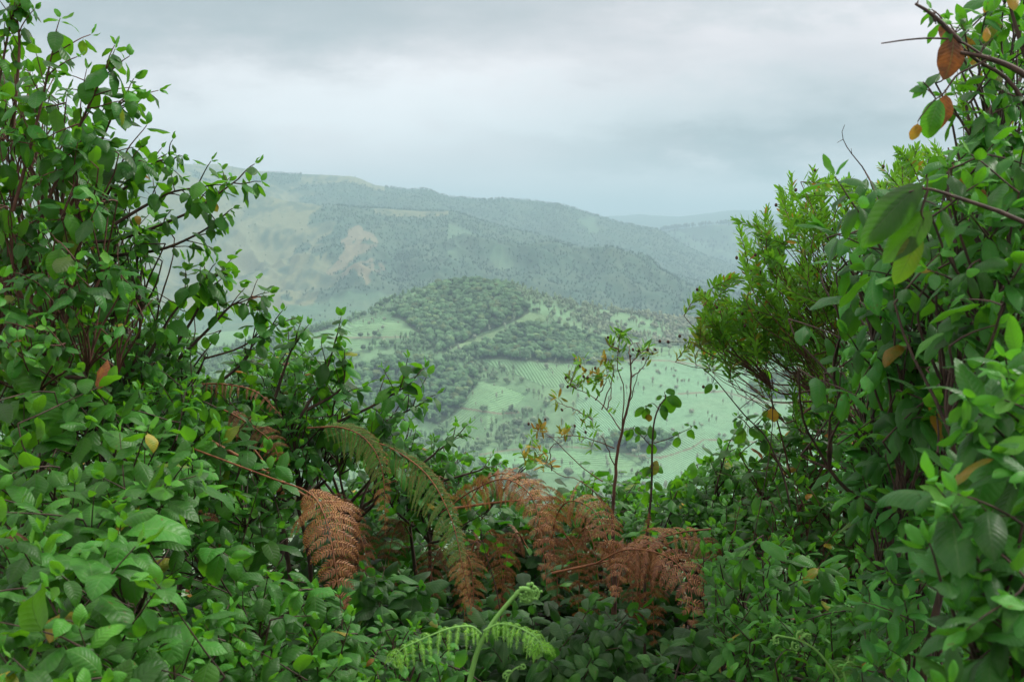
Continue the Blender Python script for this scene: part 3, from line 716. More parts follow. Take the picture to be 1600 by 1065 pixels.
# ------------------------------------------------------------------ the hedge of shrubs round the gap
NEARP = [  # label, polygon, depth, thickness, leaf px, shoots, extra
 ('tall shrub with reddish stems at the far left, highest against the sky', [(-70, 60), (0, 60), (40, 95), (80, 110), (110, 150), (145, 165), (160, 205), (150, 235), (168, 290), (160, 350), (200, 410), (200, 470), (100, 560), (-70, 560)], (2.2, 2.7), .9, 50, 225,
  dict(bark=M_RED, droop=.8, agef=.02, pairs=2, spl=1.2, upw=.5, sprigs=[dict(path=[(-30, 300), (0, 120), (18, 30), (30, 8)], d=2.7, n=6, l=36, r=.004), dict(path=[(20, 330), (60, 180), (84, 70)], d=2.6, n=6, l=46), dict(path=[(60, 350), (110, 230), (150, 140), (165, 108)], d=2.7, n=7), dict(path=[(90, 360), (140, 260), (178, 175), (186, 160)], d=2.8, n=6),
   dict(path=[(20, 200), (30, 80), (26, 20)], d=2.7, n=4, l=34), dict(path=[(120, 380), (170, 300), (198, 236)], d=2.8, n=5)])),
 ('shrub reaching one long leafy branch out over the grassy mountain on the left', [(140, 275), (190, 275), (225, 300), (250, 335), (235, 400), (200, 440), (140, 440)], (2.7, 2.9), .5, 38, 42,
  dict(droop=.8, pairs=2, spl=1.5, agef=.02, sprigs=[dict(path=[(130, 380), (200, 370), (300, 330), (345, 300), (372, 280)], d=2.85, n=7, f0=.3, l=42), dict(path=[(170, 400), (250, 390), (310, 365), (345, 340)], d=2.85, n=5, l=32), dict(path=[(150, 330), (200, 290), (240, 255), (272, 248)], d=2.9, n=6, l=30), dict(path=[(180, 350), (230, 320), (270, 300), (318, 292)], d=2.8, n=6, l=36)])),
 ('leafy shrub at left, its top twigs dark against the foot of the mountain', [(80, 420), (190, 420), (240, 460), (300, 520), (330, 565), (330, 640), (220, 650), (60, 600), (60, 500)], (2.6, 3.), .8, 40, 135,
  dict(droop=.6, sprigs=[dict(path=[(260, 560), (300, 500), (325, 450), (332, 440)], d=3, n=6), dict(path=[(280, 560), (330, 510), (365, 475), (390, 478)], d=3, n=6), dict(path=[(230, 560), (270, 490), (318, 440)], d=2.9, n=6), dict(path=[(320, 560), (370, 545), (405, 525), (440, 503)], d=3, n=4, l=26, r=.003), dict(path=[(340, 600), (385, 560), (398, 515)], d=3, n=4)])),
 ('shrub with arching twigs just left of the tea fields, its crown below the hill', [(330, 560), (400, 545), (455, 530), (520, 545), (545, 595), (610, 635), (640, 690), (560, 720), (400, 700), (300, 660)], (3., 3.3), .8, 38, 165,
  dict(droop=.5, sprigs=[dict(path=[(470, 650), (505, 590), (525, 530)], d=3.2, n=5), dict(path=[(430, 620), (450, 560), (462, 530)], d=3.2, n=5), dict(path=[(500, 670), (570, 640), (615, 615), (640, 600)], d=3.2, n=6), dict(path=[(480, 640), (530, 610), (540, 575)], d=3.2, n=4), dict(path=[(560, 680), (620, 650), (655, 632)], d=3.3, n=4)])),
 ('small leaved shrub at the lower edge of the valley view, just above the green fern', [(580, 690), (640, 665), (690, 682), (735, 700), (745, 745), (720, 790), (640, 775), (580, 730)], (3.6, 3.8), .5, 34, 60,
  dict(droop=.45, sprigs=[dict(path=[(640, 740), (690, 700), (715, 680)], d=3.7, n=4, l=30), dict(path=[(660, 760), (730, 740), (765, 730)], d=3.7, n=4, l=30), dict(path=[(760, 800), (800, 750), (832, 722)], d=3.7, n=3, l=28)])),
 ('dense shrub with broad overlapping leaves on the left edge below the tall stems', [(-70, 540), (90, 540), (200, 590), (290, 640), (320, 740), (230, 800), (100, 830), (-70, 820)], (1.8, 2.3), .9, 76, 115, dict(droop=.2)),
 ('bushy shrub in front of the dead fern bank, left of the brown fronds', [(230, 600), (330, 625), (400, 640), (440, 680), (470, 740), (440, 800), (430, 900), (330, 880), (240, 800), (220, 700)], (2.4, 2.8), .9, 54, 85, dict(droop=.3)),
 ('low shrub with large soft leaves filling the bottom left corner', [(-70, 790), (120, 790), (240, 850), (330, 930), (330, 1110), (-70, 1110)], (1.3, 1.75), .9, 100, 85, dict(droop=.3, tmpl=T_HI)),
 ('shrub with pale topped leaves beneath the leftmost brown fern', [(290, 870), (400, 870), (470, 900), (540, 940), (585, 1000), (580, 1110), (290, 1110)], (1.8, 2.1), .8, 66, 80, dict(droop=.3, tmpl=T_HI)),
 ('pale low plant at the bottom left of the fresh green fern', [(540, 985), (620, 965), (700, 975), (730, 1010), (720, 1110), (540, 1110)], (1.95, 2.1), .4, 40, 45, dict(name='leafy_plant', droop=.2)),
 ('dark broad leaved undergrowth under the brown ferns at the bottom centre', [(560, 860), (660, 920), (760, 950), (900, 945), (1060, 960), (1110, 1000), (1110, 1110), (690, 1110), (560, 1000)], (2.5, 2.9), .6, 66, 95, dict(name='leafy_plant', mat=M_LEAFSHADE, tmpl=T_HI, droop=.45, spl=1.2)),
 ('shaded shrub hidden behind the brown ferns in the middle', [(470, 740), (560, 750), (650, 770), (730, 775), (780, 768), (840, 790), (900, 808), (960, 830), (1090, 840), (1120, 1020), (470, 1020)], (3.9, 4.4), .9, 46, 330, dict(mat=M_LEAFSHADE, droop=.4)),
 ('rounded shrub with many small domed leaves right of the thin sapling', [(985, 790), (1010, 765), (1050, 752), (1085, 740), (1105, 722), (1140, 703), (1170, 705), (1190, 760), (1180, 850), (1080, 850), (1000, 840)], (3.5, 4.), .7, 31, 150, dict(droop=.35, spl=1.6, sprigs=[dict(path=[(1110, 800), (1125, 740), (1140, 690)], d=3.9, n=4)])),
 ('small shrub at the foot of the thin sapling, left of its trunk', [(880, 790), (905, 760), (925, 742), (960, 748), (990, 740), (1010, 770), (1000, 830), (940, 840), (890, 820)], (4., 4.3), .4, 27, 60, dict(droop=.4, spl=1.5)),
 ('spreading shrub with lance shaped leaves right of the brown ferns', [(1085, 860), (1160, 830), (1260, 850), (1330, 900), (1370, 1000), (1350, 1110), (1085, 1110), (1100, 960)], (2.2, 2.8), .8, 50, 140, dict(mat=M_LEAFB, tmpl=T_BIG, droop=.2, lean=-.3)),
 ('shrub with crowded upright twigs below the feathery bush', [(1150, 740), (1190, 680), (1240, 655), (1330, 650), (1420, 680), (1430, 800), (1350, 880), (1200, 850), (1150, 810)], (3.1, 3.5), .8, 34, 175, dict(droop=.2, bark=M_RED)),
 ('sparse twiggy shrub between the feathery bush and the valley on the right', [(1200, 660), (1235, 600), (1280, 560), (1400, 560), (1430, 640), (1420, 700), (1250, 690)], (3.4, 3.6), .5, 31, 70, dict(droop=.3, bark=M_RED, spl=1.6, agef=.05,
  sprigs=[dict(path=[(1235, 740), (1215, 660), (1190, 585), (1150, 545)], d=3.5, n=4, r=.003, l=24), dict(path=[(1230, 740), (1190, 690), (1165, 660)], d=3.5, n=4, l=28)])),
 ('large leaved shrub crowding the right side, its dark leaves in front of the feathery bush', [(1300, 560), (1330, 440), (1350, 350), (1400, 300), (1480, 285), (1660, 240), (1660, 620), (1480, 690), (1340, 640)], (1.85, 2.2), .9, 76, 230, dict(mat=M_LEAFB, upw=.6, tmpl=T_BIG, droop=.55, pairs=2, agef=.02, spl=1.5,
  sprigs=[dict(path=[(1640, 680), (1560, 580), (1480, 490), (1400, 420), (1360, 360), (1345, 335)], d=1.9, n=4, l=85, r=.003)])),
 ('nearest shrub on the right edge with long soft leaves bigger than all others', [(1515, 590), (1570, 540), (1680, 520), (1680, 1120), (1470, 1120), (1490, 980), (1450, 850), (1470, 700)], (1.05, 1.25), .35, 124, 76, dict(mat=M_LEAFB, tmpl=T_BIG, droop=.3, pairs=2, spl=1.1, lean=-.9, upw=.7)),
 ('shrub with thick forking branches climbing into the sky in the top right corner', [(1540, -50), (1680, -50), (1680, 320), (1500, 300), (1530, 200), (1560, 130), (1500, 60)], (1.9, 2.1), .5, 62, 52, dict(mat=M_LEAFB, tmpl=T_BIG, droop=.6, pairs=2, agef=.04, spl=1.5, bark=M_BARK,
  sprigs=[dict(path=[(1640, 230), (1580, 130), (1520, 90), (1475, 40)], d=2.0, n=4, l=44, f0=.2), dict(path=[(1640, 170), (1600, 80), (1570, -20)], d=2., n=4, r=.008), dict(path=[(1600, 300), (1530, 230), (1490, 170)], d=2., n=3, l=40)])),
 ('broad leaved shrub on the right edge between the top corner branches and the nearest leaves', [(1470, 250), (1560, 200), (1670, 180), (1670, 580), (1500, 560), (1450, 400)], (1.55, 1.75), .35, 84, 75, dict(mat=M_LEAFB, tmpl=T_BIG, droop=.6, pairs=2, agef=.02, spl=1.1, upw=.5)),
 ('leafy shrub in the lower right between the lance leaved one and the nearest leaves', [(1330, 640), (1480, 640), (1520, 800), (1500, 1110), (1330, 1110), (1330, 900), (1300, 800)], (1.75, 2.2), .8, 66, 115, dict(mat=M_LEAFB, tmpl=T_BIG, droop=.35, pairs=3, lean=-.5)),
]
for (lab, poly, dep, th, lpx, n, kw) in NEARP:
    shrub(lab, poly, dep, th, lpx, int(n*1.15), **kw)

# shade-coloured inner growth behind the front leaves, so the hedge is as deep as it looks
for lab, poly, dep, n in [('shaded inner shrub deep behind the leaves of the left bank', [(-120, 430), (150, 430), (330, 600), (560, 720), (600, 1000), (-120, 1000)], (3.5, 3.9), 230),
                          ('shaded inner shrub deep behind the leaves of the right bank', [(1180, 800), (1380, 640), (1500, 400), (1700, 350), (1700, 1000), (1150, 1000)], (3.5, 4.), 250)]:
    shrub(lab, poly, dep, 1.2, 46, int(n*1.5), mat=M_LEAFSHADE, droop=.3)

# ------------------------------------------------------------------ feathery bush with narrow leaves
def plume(LV, TB, base, D, length, L, nodes, age=0., col=None):
    D = nrm(D); side = nrm(np.cross(D, rv())); up2 = np.cross(side, D)
    end = base+D*length; p = bez(base, end, base+D*length*.3+rv(.003), end-D*length*.3+rv(.003), 5); TB.add(p, .0014, .0006, 4)
    ph = random.uniform(0, PI)
    for k in range(nodes):
        f = (k+.5)/nodes; q = base+(end-base)*f
        for s in range(3):
            a = ph+k*1.1+s*2*PI/3+random.gauss(0, .15); o = side*math.cos(a)+up2*math.sin(a)
            d = nrm(o*(1-.45*f)+D*(.55+.5*f)+rv(.1)); n = nrm(D-d*np.dot(D, d)+rv(.1))
            ag = age+random.uniform(-.05, .1) if random.random() > .05 else random.uniform(.4, .75)
            LV.add(q, d, n, L*(1-.35*f*f)*random.uniform(.8, 1.15), col, max(0, ag-(.1*f)), None)
def feathery(label, clusters, root, d0, hub=None):
    """clusters: (x, y, spread x, spread y, count, age)"""
    LV = Leaves(T_NR); TB = Tubes(); SD = []; B = []
    for (x, y, sx, sy, n, ag) in clusters:
        for i in range(int(n*.55+.5)):
            px, py = x+random.gauss(0, sx), y+random.gauss(0, sy); d = d0+random.uniform(-.15, .35)
            tip = P(px, py, d); D = nrm(UP*.7+rv(.42)+np.array([-.3, -.1, 0])); ln = random.uniform(50, 85)*d/F
            if ag > .15: ln *= .55
            plume(LV, TB, tip-D*ln, D, ln, random.uniform(15, 21)*d/F, 14 if ag < .15 else 7, ag+random.uniform(-.04, .05), random.random())
            B.append(tip-D*ln)
            if random.random() < .25: SD.append(tip+rv(.01))
    B = np.array(B); R = np.array([root[0], root[1], float(gz(*root))])
    nb = len(B); k2 = max(3, nb//7); c2, a2 = kmeans(B, k2); c2 = c2+(R-c2)*.12; c1, a1 = kmeans(c2, max(2, nb//28)); H = P(*hub, d0+.1); c1 = c1+(H-c1)*.4; c2 = c2+(H-c2)*.1
    for k in range(3): limb(TB, R+rv(.04)*np.array([1, 1, 0])-UP*.03, H+rv(.03), .012, .008, 14)
    for c in c1: limb(TB, H+rv(.03), c, .009, .006, 10)
    for j in range(len(c2)): limb(TB, c1[a1[j]], c2[j], .004, .002, 8)
    for i in range(nb): limb(TB, c2[a2[i]], B[i], .0017, .001, 6, sides=4)
    o = thing('feathery_bush', R, label, 'bush', 'narrow leaved bushes on the right'); TB.build('stem', M_RED, o, R); LV.build('foliage', M_NEEDLE, o, R)
    for s in SD[:14]:
        sb = Tubes(); sb.blob(s, .004, 1.3); sb.build('seed_capsule', M_SEED, o, R)
    return o
feathery('bright green feathery bush with upright plumes standing against the cloudy sky', [(1170, 345, 14, 14, 9, 0), (1215, 330, 18, 18, 12, 0), (1250, 310, 18, 16, 12, 0), (1285, 290, 18, 16, 14, 0), (1330, 300, 18, 20, 12, .02), (1300, 350, 35, 25, 26, .03), (1200, 400, 28, 25, 18, .08), (1175, 420, 14, 18, 9, 0), (1250, 390, 30, 25, 20, .18), (1215, 450, 25, 15, 12, .05),
    (1370, 290, 16, 16, 10, .02), (1400, 255, 18, 12, 12, .1), (1440, 240, 20, 12, 10, .1), (1340, 400, 40, 40, 34, .2), (1290, 440, 40, 25, 30, .04), (1340, 470, 40, 25, 24, .1), (1230, 430, 25, 20, 14, .02)], (1.5, 3.4), 3.0, (1430, 520))
feathery('olive tinged feathery bush hanging lower, over the edge of the pale tea valley', [(1100, 475, 14, 12, 17, .2), (1085, 520, 8, 10, 9, .3), (1120, 500, 20, 14, 22, .05), (1150, 505, 24, 18, 28, .03), (1190, 495, 24, 18, 24, .12), (1170, 475, 22, 10, 14, .02), (1230, 505, 20, 14, 12, .05), (1265, 540, 25, 18, 12, .22), (1160, 520, 30, 12, 12, .1), (1290, 580, 25, 25, 16, .08), (1300, 540, 35, 25, 24, .04), (1200, 530, 30, 14, 16, .02)], (1.7, 3.6), 3.2, (1400, 600))
feathery('thin sprays of narrow leaves between the big leaves of the top right corner', [(1510, 125, 14, 8, 5, .1), (1530, 215, 16, 14, 7, .02), (1480, 235, 14, 12, 6, .0), (1560, 60, 20, 20, 5, .1), (1550, 160, 25, 25, 6, .05), (1390, 250, 12, 8, 4, 0)], (1.6, 2.9), 2.5, (1590, 330))

# ------------------------------------------------------------------ ferns
def blade(path3, Lmax, nl, nr, ml, mr, name, label, stalk, agef, fac=(0, -.8, .6), grav=.10, pw=.10, group='dead bracken fronds', prof=None, s0=.12, mat=None, parent=None, cat='fern', fwd=.45, rach=.0026, jit=1.):
    pts = spline(path3, 90); TBm = Tubes(); V, Q, C = [], [], []; b = 0
    TBm.add(pts, rach, rach*.3, 5)
    fac = nrm(np.array(fac, float))
    seglen = np.linalg.norm(pts[-1]-pts[0])
    for sgn, n, ml_ in ((-1, nl, ml), (1, nr, mr)):
        for k in range(n):
            s = s0+(1-s0)*(k+.3+random.uniform(-.2, .2)*jit)/n
            if s >= .995: continue
            i = int(s*89); T_ = nrm(pts[min(89, i+2)]-pts[max(0, i-2)]); S = nrm(np.cross(T_, fac))*sgn
            N = nrm(np.cross(S, T_)*sgn)
            e = (s-s0)/(1-s0)
            ln = Lmax*ml_*((.35+.65*min(1, e/.25))*(1-e)**.62 if prof is None else prof(e))*random.uniform(.85, 1.1)
            m = 12; d = S+T_*fwd+rv(.07)*jit; d[2] = d[2] if d[2] < 0 else d[2]*.25; d = nrm(d); q = [pts[i]]; g = grav*random.uniform(.7, 1.3)
            for j in range(m-1):
                q.append(q[-1]+d*ln/(m-1)); d = nrm(d-UP*g*(.25+1.9*(j/m)**1.3)+rv(.02)*jit)
            q = np.array(q); TBm.add(q, rach*.3, rach*.1, 3)
            # leaflets on both sides of the pinna
            cnt = max(6, int(ln/(pw*Lmax)*2.3)); f = (np.arange(cnt)+.6)/cnt
            qi = np.stack([np.interp(f*(m-1), np.arange(m), q[:, a]) for a in range(3)], 1)
            tg = np.gradient(q, axis=0); tg = np.stack([np.interp(f*(m-1), np.arange(m), tg[:, a]) for a in range(3)], 1); tg /= np.linalg.norm(tg, axis=1)[:, None]
            sp = ln/cnt
            for sg in (-1, 1):
                o = np.cross(tg, N)*sg; o /= np.linalg.norm(o, axis=1)[:, None]
                L_ = (pw*Lmax*1.25*(1-f)**.6*(.6+.4*np.minimum(1, f*6)))[:, None]*RNG.uniform(.8, 1.15, (cnt, 1))
                dr = o+tg*.45-UP*.25+RNG.normal(0, .1, (cnt, 3)); dr /= np.linalg.norm(dr, axis=1)[:, None]
                w = tg*sp*.37
                a0 = qi-w*.9; a1 = qi+w*.9; m0 = qi+dr*L_*.55-w*.8-UP*L_*.02; m1 = qi+dr*L_*.55+w*.8-UP*L_*.02; t1 = qi+dr*L_+tg*L_*.12-UP*L_*.15
                v = np.stack([a0, m0, m1, a1, t1-w*.15, t1+w*.15], 1).reshape(-1, 3); V.append(v)
                ii = b+np.arange(cnt)[:, None]*6
                Q.append(np.concatenate([ii+np.array([[0, 1, 2, 3]]), ii+np.array([[1, 4, 5, 2]])])); b += cnt*6
                ag = np.clip(agef(s, f, sgn)+RNG.normal(0, .07, cnt), 0, 1)
                C.append(np.repeat(np.stack([RNG.random(cnt), ag, RNG.random(cnt)], 1), 6, 0))
    R = pts[0] if parent is None else None
    org = np.array(path3[0]) if parent is None else np.array(parent.location)
    o = parent or thing(name, org, label, cat, group)
    if parent is None:
        TBm.build('stalk', stalk, o, org); make_mesh('blade', np.concatenate(V), [np.concatenate(Q)], mat or M_FERN, o, {'tint': np.concatenate(C)}, origin=org)
    else:
        w = make_mesh('blade', np.concatenate(V), [np.concatenate(Q)], mat or M_FERN, o, {'tint': np.concatenate(C), 'lf': np.zeros((sum(len(x) for x in V), 3))}, origin=org)
        st = TBm.build('midrib', stalk, o, org); st.parent = w
    return o
def PP(pts, d, dd=0.):
    n = len(pts); return [P(x, y, d+dd*i/(n-1)) for i, (x, y) in enumerate(pts)]
dead = lambda s, f, g: .53+.27*s+.0*f
deadd = lambda s, f, g: .8+.12*f
red = lambda s, f, g: .84+0*f
FR = [  # path, distance, change, pinna length (m), n, label, age, left, right, face
 ([(300, 700), (420, 745), (480, 768), (505, 800), (520, 860), (535, 960)], 2.95, -.35, .135, 24, 'brown dead fern frond hanging left of the green fern, its tiers curling down', dead, 1., .9, (0, -.9, .4)),
 ([(430, 760), (500, 775), (545, 800), (570, 860), (580, 940)], 3.15, -.1, .10, 20, 'dark red brown frond hanging just behind the leftmost brown frond', red, .8, .8, (0, -.9, .4)),
 ([(690, 800), (740, 765), (790, 748), (830, 775), (845, 830), (855, 920)], 3.45, -.35, .13, 26, 'brown dead frond arching highest in the middle, left of the sapling', dead, 1., .75, (0, -.9, .4)),
 ([(730, 790), (760, 748), (800, 742), (850, 780), (862, 840), (868, 890)], 3.6, -.1, .12, 22, 'dead frond tucked behind the highest arching brown frond', deadd, 1., .9, (0, -.7, .7)),
 ([(860, 850), (872, 800), (895, 782), (930, 800), (950, 850), (955, 930)], 3.5, -.3, .12, 26, 'brown dead frond arching directly left of the sapling trunk', dead, 1.1, .8, (0, -.9, .4)),
 ([(1110, 826), (1060, 832), (1010, 850), (975, 880), (960, 940)], 3.35, -.3, .11, 20, 'dead frond spilling down to the left below the sapling', dead, .8, 1., (0, -.9, .45)),
 ([(930, 880), (980, 858), (1040, 868), (1075, 905), (1085, 980)], 3.2, -.25, .14, 24, 'dull brown frond with long ribs lowest in the dead fern bank, below the sapling', deadd, 1., 1., (0, -.9, .45)),
 ([(1060, 840), (1090, 845), (1110, 870), (1118, 930)], 3.4, -.1, .10, 16, 'rightmost dead frond, hanging by the lance leaved shrub', deadd, 1.1, .8, (0, -.8, .6)),
 ([(960, 850), (1000, 850), (1012, 820), (1014, 800)], 3.4, 0, .035, 18, 'small dead frond tip pointing straight up beside the sapling trunk', dead, 1., 1., (0, -1, 0)),
 ([(720, 850), (735, 880), (740, 930), (738, 965)], 3.2, -.05, .08, 16, 'short dead frond hanging under the green fern tip', dead, 1., 1., (0, -1, .2)),
 ([(590, 760), (640, 745), (690, 745), (705, 775)], 3.7, 0, .06, 16, 'small red brown frond curled beside the small leaved shrub', red, 1., 1., (0, -.6, .8)),
 ([(310, 600), (350, 600), (400, 612), (440, 650)], 2.9, 0, .055, 18, 'reddish dead frond showing through leaves near the left shrub tops', red, .6, 1., (0, -.7, .7)),
 ([(350, 640), (385, 660), (430, 700), (440, 780)], 2.9, 0, .08, 18, 'rust coloured frond sunk among the leaves left of the brown fern', red, 1., 1., (0, -.9, .4)),
 ([(200, 780), (260, 790), (320, 810), (380, 870)], 2.8, .1, .10, 18, 'rusty frond deep inside the leaves of the left bank', red, 1., 1., (0, -.8, .6)),
 ([(880, 830), (900, 860), (905, 910), (902, 980)], 3.7, 0, .10, 18, 'dim brown frond hanging between the two arching middle fronds', deadd, 1., 1., (0, -.9, .3)),
 ([(990, 840), (1010, 880), (1020, 940), (1022, 1010)], 3.6, 0, .11, 18, 'dim brown frond hanging behind the ribbed one below the sapling', deadd, 1., 1., (0, -.9, .3)),
 ([(760, 820), (775, 850), (785, 900), (780, 970)], 3.7, 0, .09, 18, 'dim brown frond hanging in the shade left of the highest arch', deadd, 1., 1., (0, -.9, .3)),
 ([(520, 830), (540, 870), (548, 920), (545, 975)], 3.1, 0, .10, 18, 'shaded dark frond at the bottom of the leftmost brown fern', red, 1., 1., (0, -.9, .3)),
]
for pth, d, dd, L, n, lab, ag, ml, mr, fc in FR:
    blade(PP(pth, d-(.28 if 'arch' in lab or 'below the sapling' in lab or 'green fern, its' in lab else 0), dd), L*.95, int(n*.78), int(n*.78), ml, mr, 'dead_fern_frond', lab, M_STRAW, ag, fc, grav=random.uniform(.17, .24), pw=.095, fwd=.1, jit=1.5, s0=.4 if pth[0][0] == 300 else .1)
for i in range(9):
    x = 580+i*56+random.uniform(-12, 12); y = 800+random.uniform(0, 60); b_ = random.choice((-1, 1))
    blade(PP([(x-18*b_, y+25), (x, y), (x+14*b_, y+35), (x+20*b_, y+90), (x+18*b_, y+150)], random.uniform(3.6, 3.95), -.1), .10, 15, 15, 1, 1, 'dead_fern_frond', 'dark shaded dead frond hanging in the row behind the front brown fronds', M_STRAW, (lambda s, f, g: .88+.0*f), (0, -.9, .35), grav=.2, pw=.1, fwd=.1, jit=1.5, group='shaded dead fronds behind the arching ones')
grn = lambda s, f, g: .0+.22*s+(.42*f**2 if g < 0 else .1*f)+(.3 if s > .8 else 0)
blade(PP([(480, 668), (535, 668), (575, 690), (598, 740), (602, 835)], 3.05, -.1), .11, 26, 24, .55, .95, 'green_fern_frond', 'green fern frond turning brown at its tips, upper left one of the pair', M_STRAW, grn, (0, -.95, .25), grav=.16, pw=.075, group='green fern fronds turning brown', fwd=.35)
blade(PP([(560, 680), (620, 705), (670, 745), (705, 810), (722, 880), (738, 965)], 3.1, -.25), .125, 36, 34, .4, 1.0, 'green_fern_frond', 'longer green fern frond drooping to a brown tip, right one of the pair', M_STRAW, grn, (0, -.95, .25), grav=.16, pw=.07, group='green fern fronds turning brown', fwd=.35)
# long dry stalks
for pts, d, r, lab in [([(330, 690), (400, 728), (490, 782)], 2.75, .0055, 'orange dry fern stalk slanting down to the leftmost brown fern'), ([(706, 794), (780, 784), (870, 776)], 3.3, .0045, 'yellow brown dry stalk lying across the highest brown frond'),
                       ([(862, 895), (930, 880), (1010, 862), (1060, 842)], 3.15, .004, 'red dry stalk crossing the fronds below the sapling'), ([(420, 735), (395, 700), (350, 668)], 2.85, .003, 'thin dark twig among the rusty fronds on the left')]:
    a = PP(pts, d); org = np.array(a[0]); tb = Tubes(); q = spline(a, 16); tb.add(q, r, r*.6, 6)
    tb.add([q[9], q[9]+np.array([.01, 0, .02]), q[9]+np.array([.03, 0, .035])], r*.5, r*.2, 4)
    tag(tb.build('dry_stalk', M_STRAW, None, org), lab, 'stalk', 'dry fern stalks')

# fresh green fern with curled tips
def curl(TB, base, d0, axis, r, turns, thick, n=26):
    q = [base]; d = nrm(d0); side = nrm(axis)
    for i in range(n):
        f = i/n; rad = r*(1-f)**1.1+thick*.8; st = turns*2*PI*r*.38/n
        an = st/rad*1.0; d = nrm(d*math.cos(an)+np.cross(side, d)*math.sin(an)); q.append(q[-1]+d*st)
    TB.add(q, thick, thick*.35, 6)
    for k in range(4, n, 2):
        TB.blob(np.array(q[k])+rv(thick*.9), thick*.75)
    return q
def fresh(label, stem, d, fronds, r, Lp, head):
    sp = spline(PP(stem, d), 30); g = float(gz(sp[0][0], sp[0][1])); org = np.array([sp[0][0], sp[0][1]+.03, g])
    o = thing('fresh_fern', org, label, 'fern', 'young ferns with curled tips'); TB = Tubes()
    root = org.copy(); TB.add(np.concatenate([bez(root, sp[0], root+UP*.2, sp[0]-(sp[3]-sp[0])*1.5, 10)[:-1], sp]), r*1.15, r*.7, 7)
    TB.build('stalk', M_GSTEM, o, org)
    for f in fronds:
        blade(PP(f, d, -.03), Lp*1.25, 14, 14, 1., .9, 'x', '', M_GSTEM, lambda s, f_, g_: 0*f_, (0, -.35, 1.), grav=.28, pw=.12, mat=M_FERNG, parent=o, prof=lambda e: .35+.65*math.sin(PI*min(1, e*.85+.1)), fwd=.15, rach=.0022, jit=1.3, s0=.02)
    for pt, r_, ax, dr in head:
        H = Tubes(); curl(H, P(pt[0], pt[1], d), dr, (0, ax, .15), r_, 1.6, r_*.28); H.build('curled_tip', M_GSTEM, o, org)
    return o
fresh('light green young fern at the bottom centre with two side fronds', [(728, 1090), (745, 1020), (768, 975), (800, 935), (812, 924)], 1.75,
      [[(752, 990), (735, 978), (700, 982), (655, 1000), (625, 1015), (612, 1035)], [(756, 985), (780, 974), (805, 978), (830, 990), (845, 1005), (848, 1018)]], .0042, .037,
      [((806, 928), .012, 1, (.3, 0, .8)), ((812, 920), .016, 1, (.9, 0, .35)), ((832, 916), .012, 1, (1, 0, -.2)), ((812, 930), .008, -1, (.2, 0, -1)), ((614, 1036), .008, -1, (.2, 0, -1)), ((846, 1020), .008, 1, (-.1, 0, -1)), ((840, 1012), .007, -1, (.3, 0, -1))])
fresh('tiny fern sprout with coiled buds right of the bottom of the young fern', [(788, 1090), (793, 1060), (802, 1046), (812, 1040)], 1.75, [], .0016, .01, [((800, 1050), .006, -1, (-.5, 0, 1)), ((808, 1044), .005, 1, (.3, 0, 1)), ((814, 1038), .005, 1, (1, 0, .5)), ((793, 1052), .005, -1, (-1, 0, .6))])
fresh('small coiled fern shoot in front of the lance leaved shrub, lower right', [(1310, 1060), (1280, 1020), (1250, 1000), (1215, 992)], 2.1, [], .0025, .01, [((1252, 998), .011, 1, (.1, 0, 1)), ((1240, 1002), .010, -1, (-.6, 0, -.6)), ((1215, 992), .009, -1, (-1, 0, -.1)), ((1246, 996), .009, 1, (-.5, 0, .8))])
blade(PP([(1322, 1065), (1318, 1045), (1325, 1034), (1338, 1040), (1340, 1062)], 2.0, 0), .03, 12, 12, 1., 1., 'young_fern_frond', 'single small bright fern frond curling over at the bottom right', M_GSTEM, lambda s, f, g: .1+0*f, (0, -1, .3), grav=.1, pw=.2, group=None)

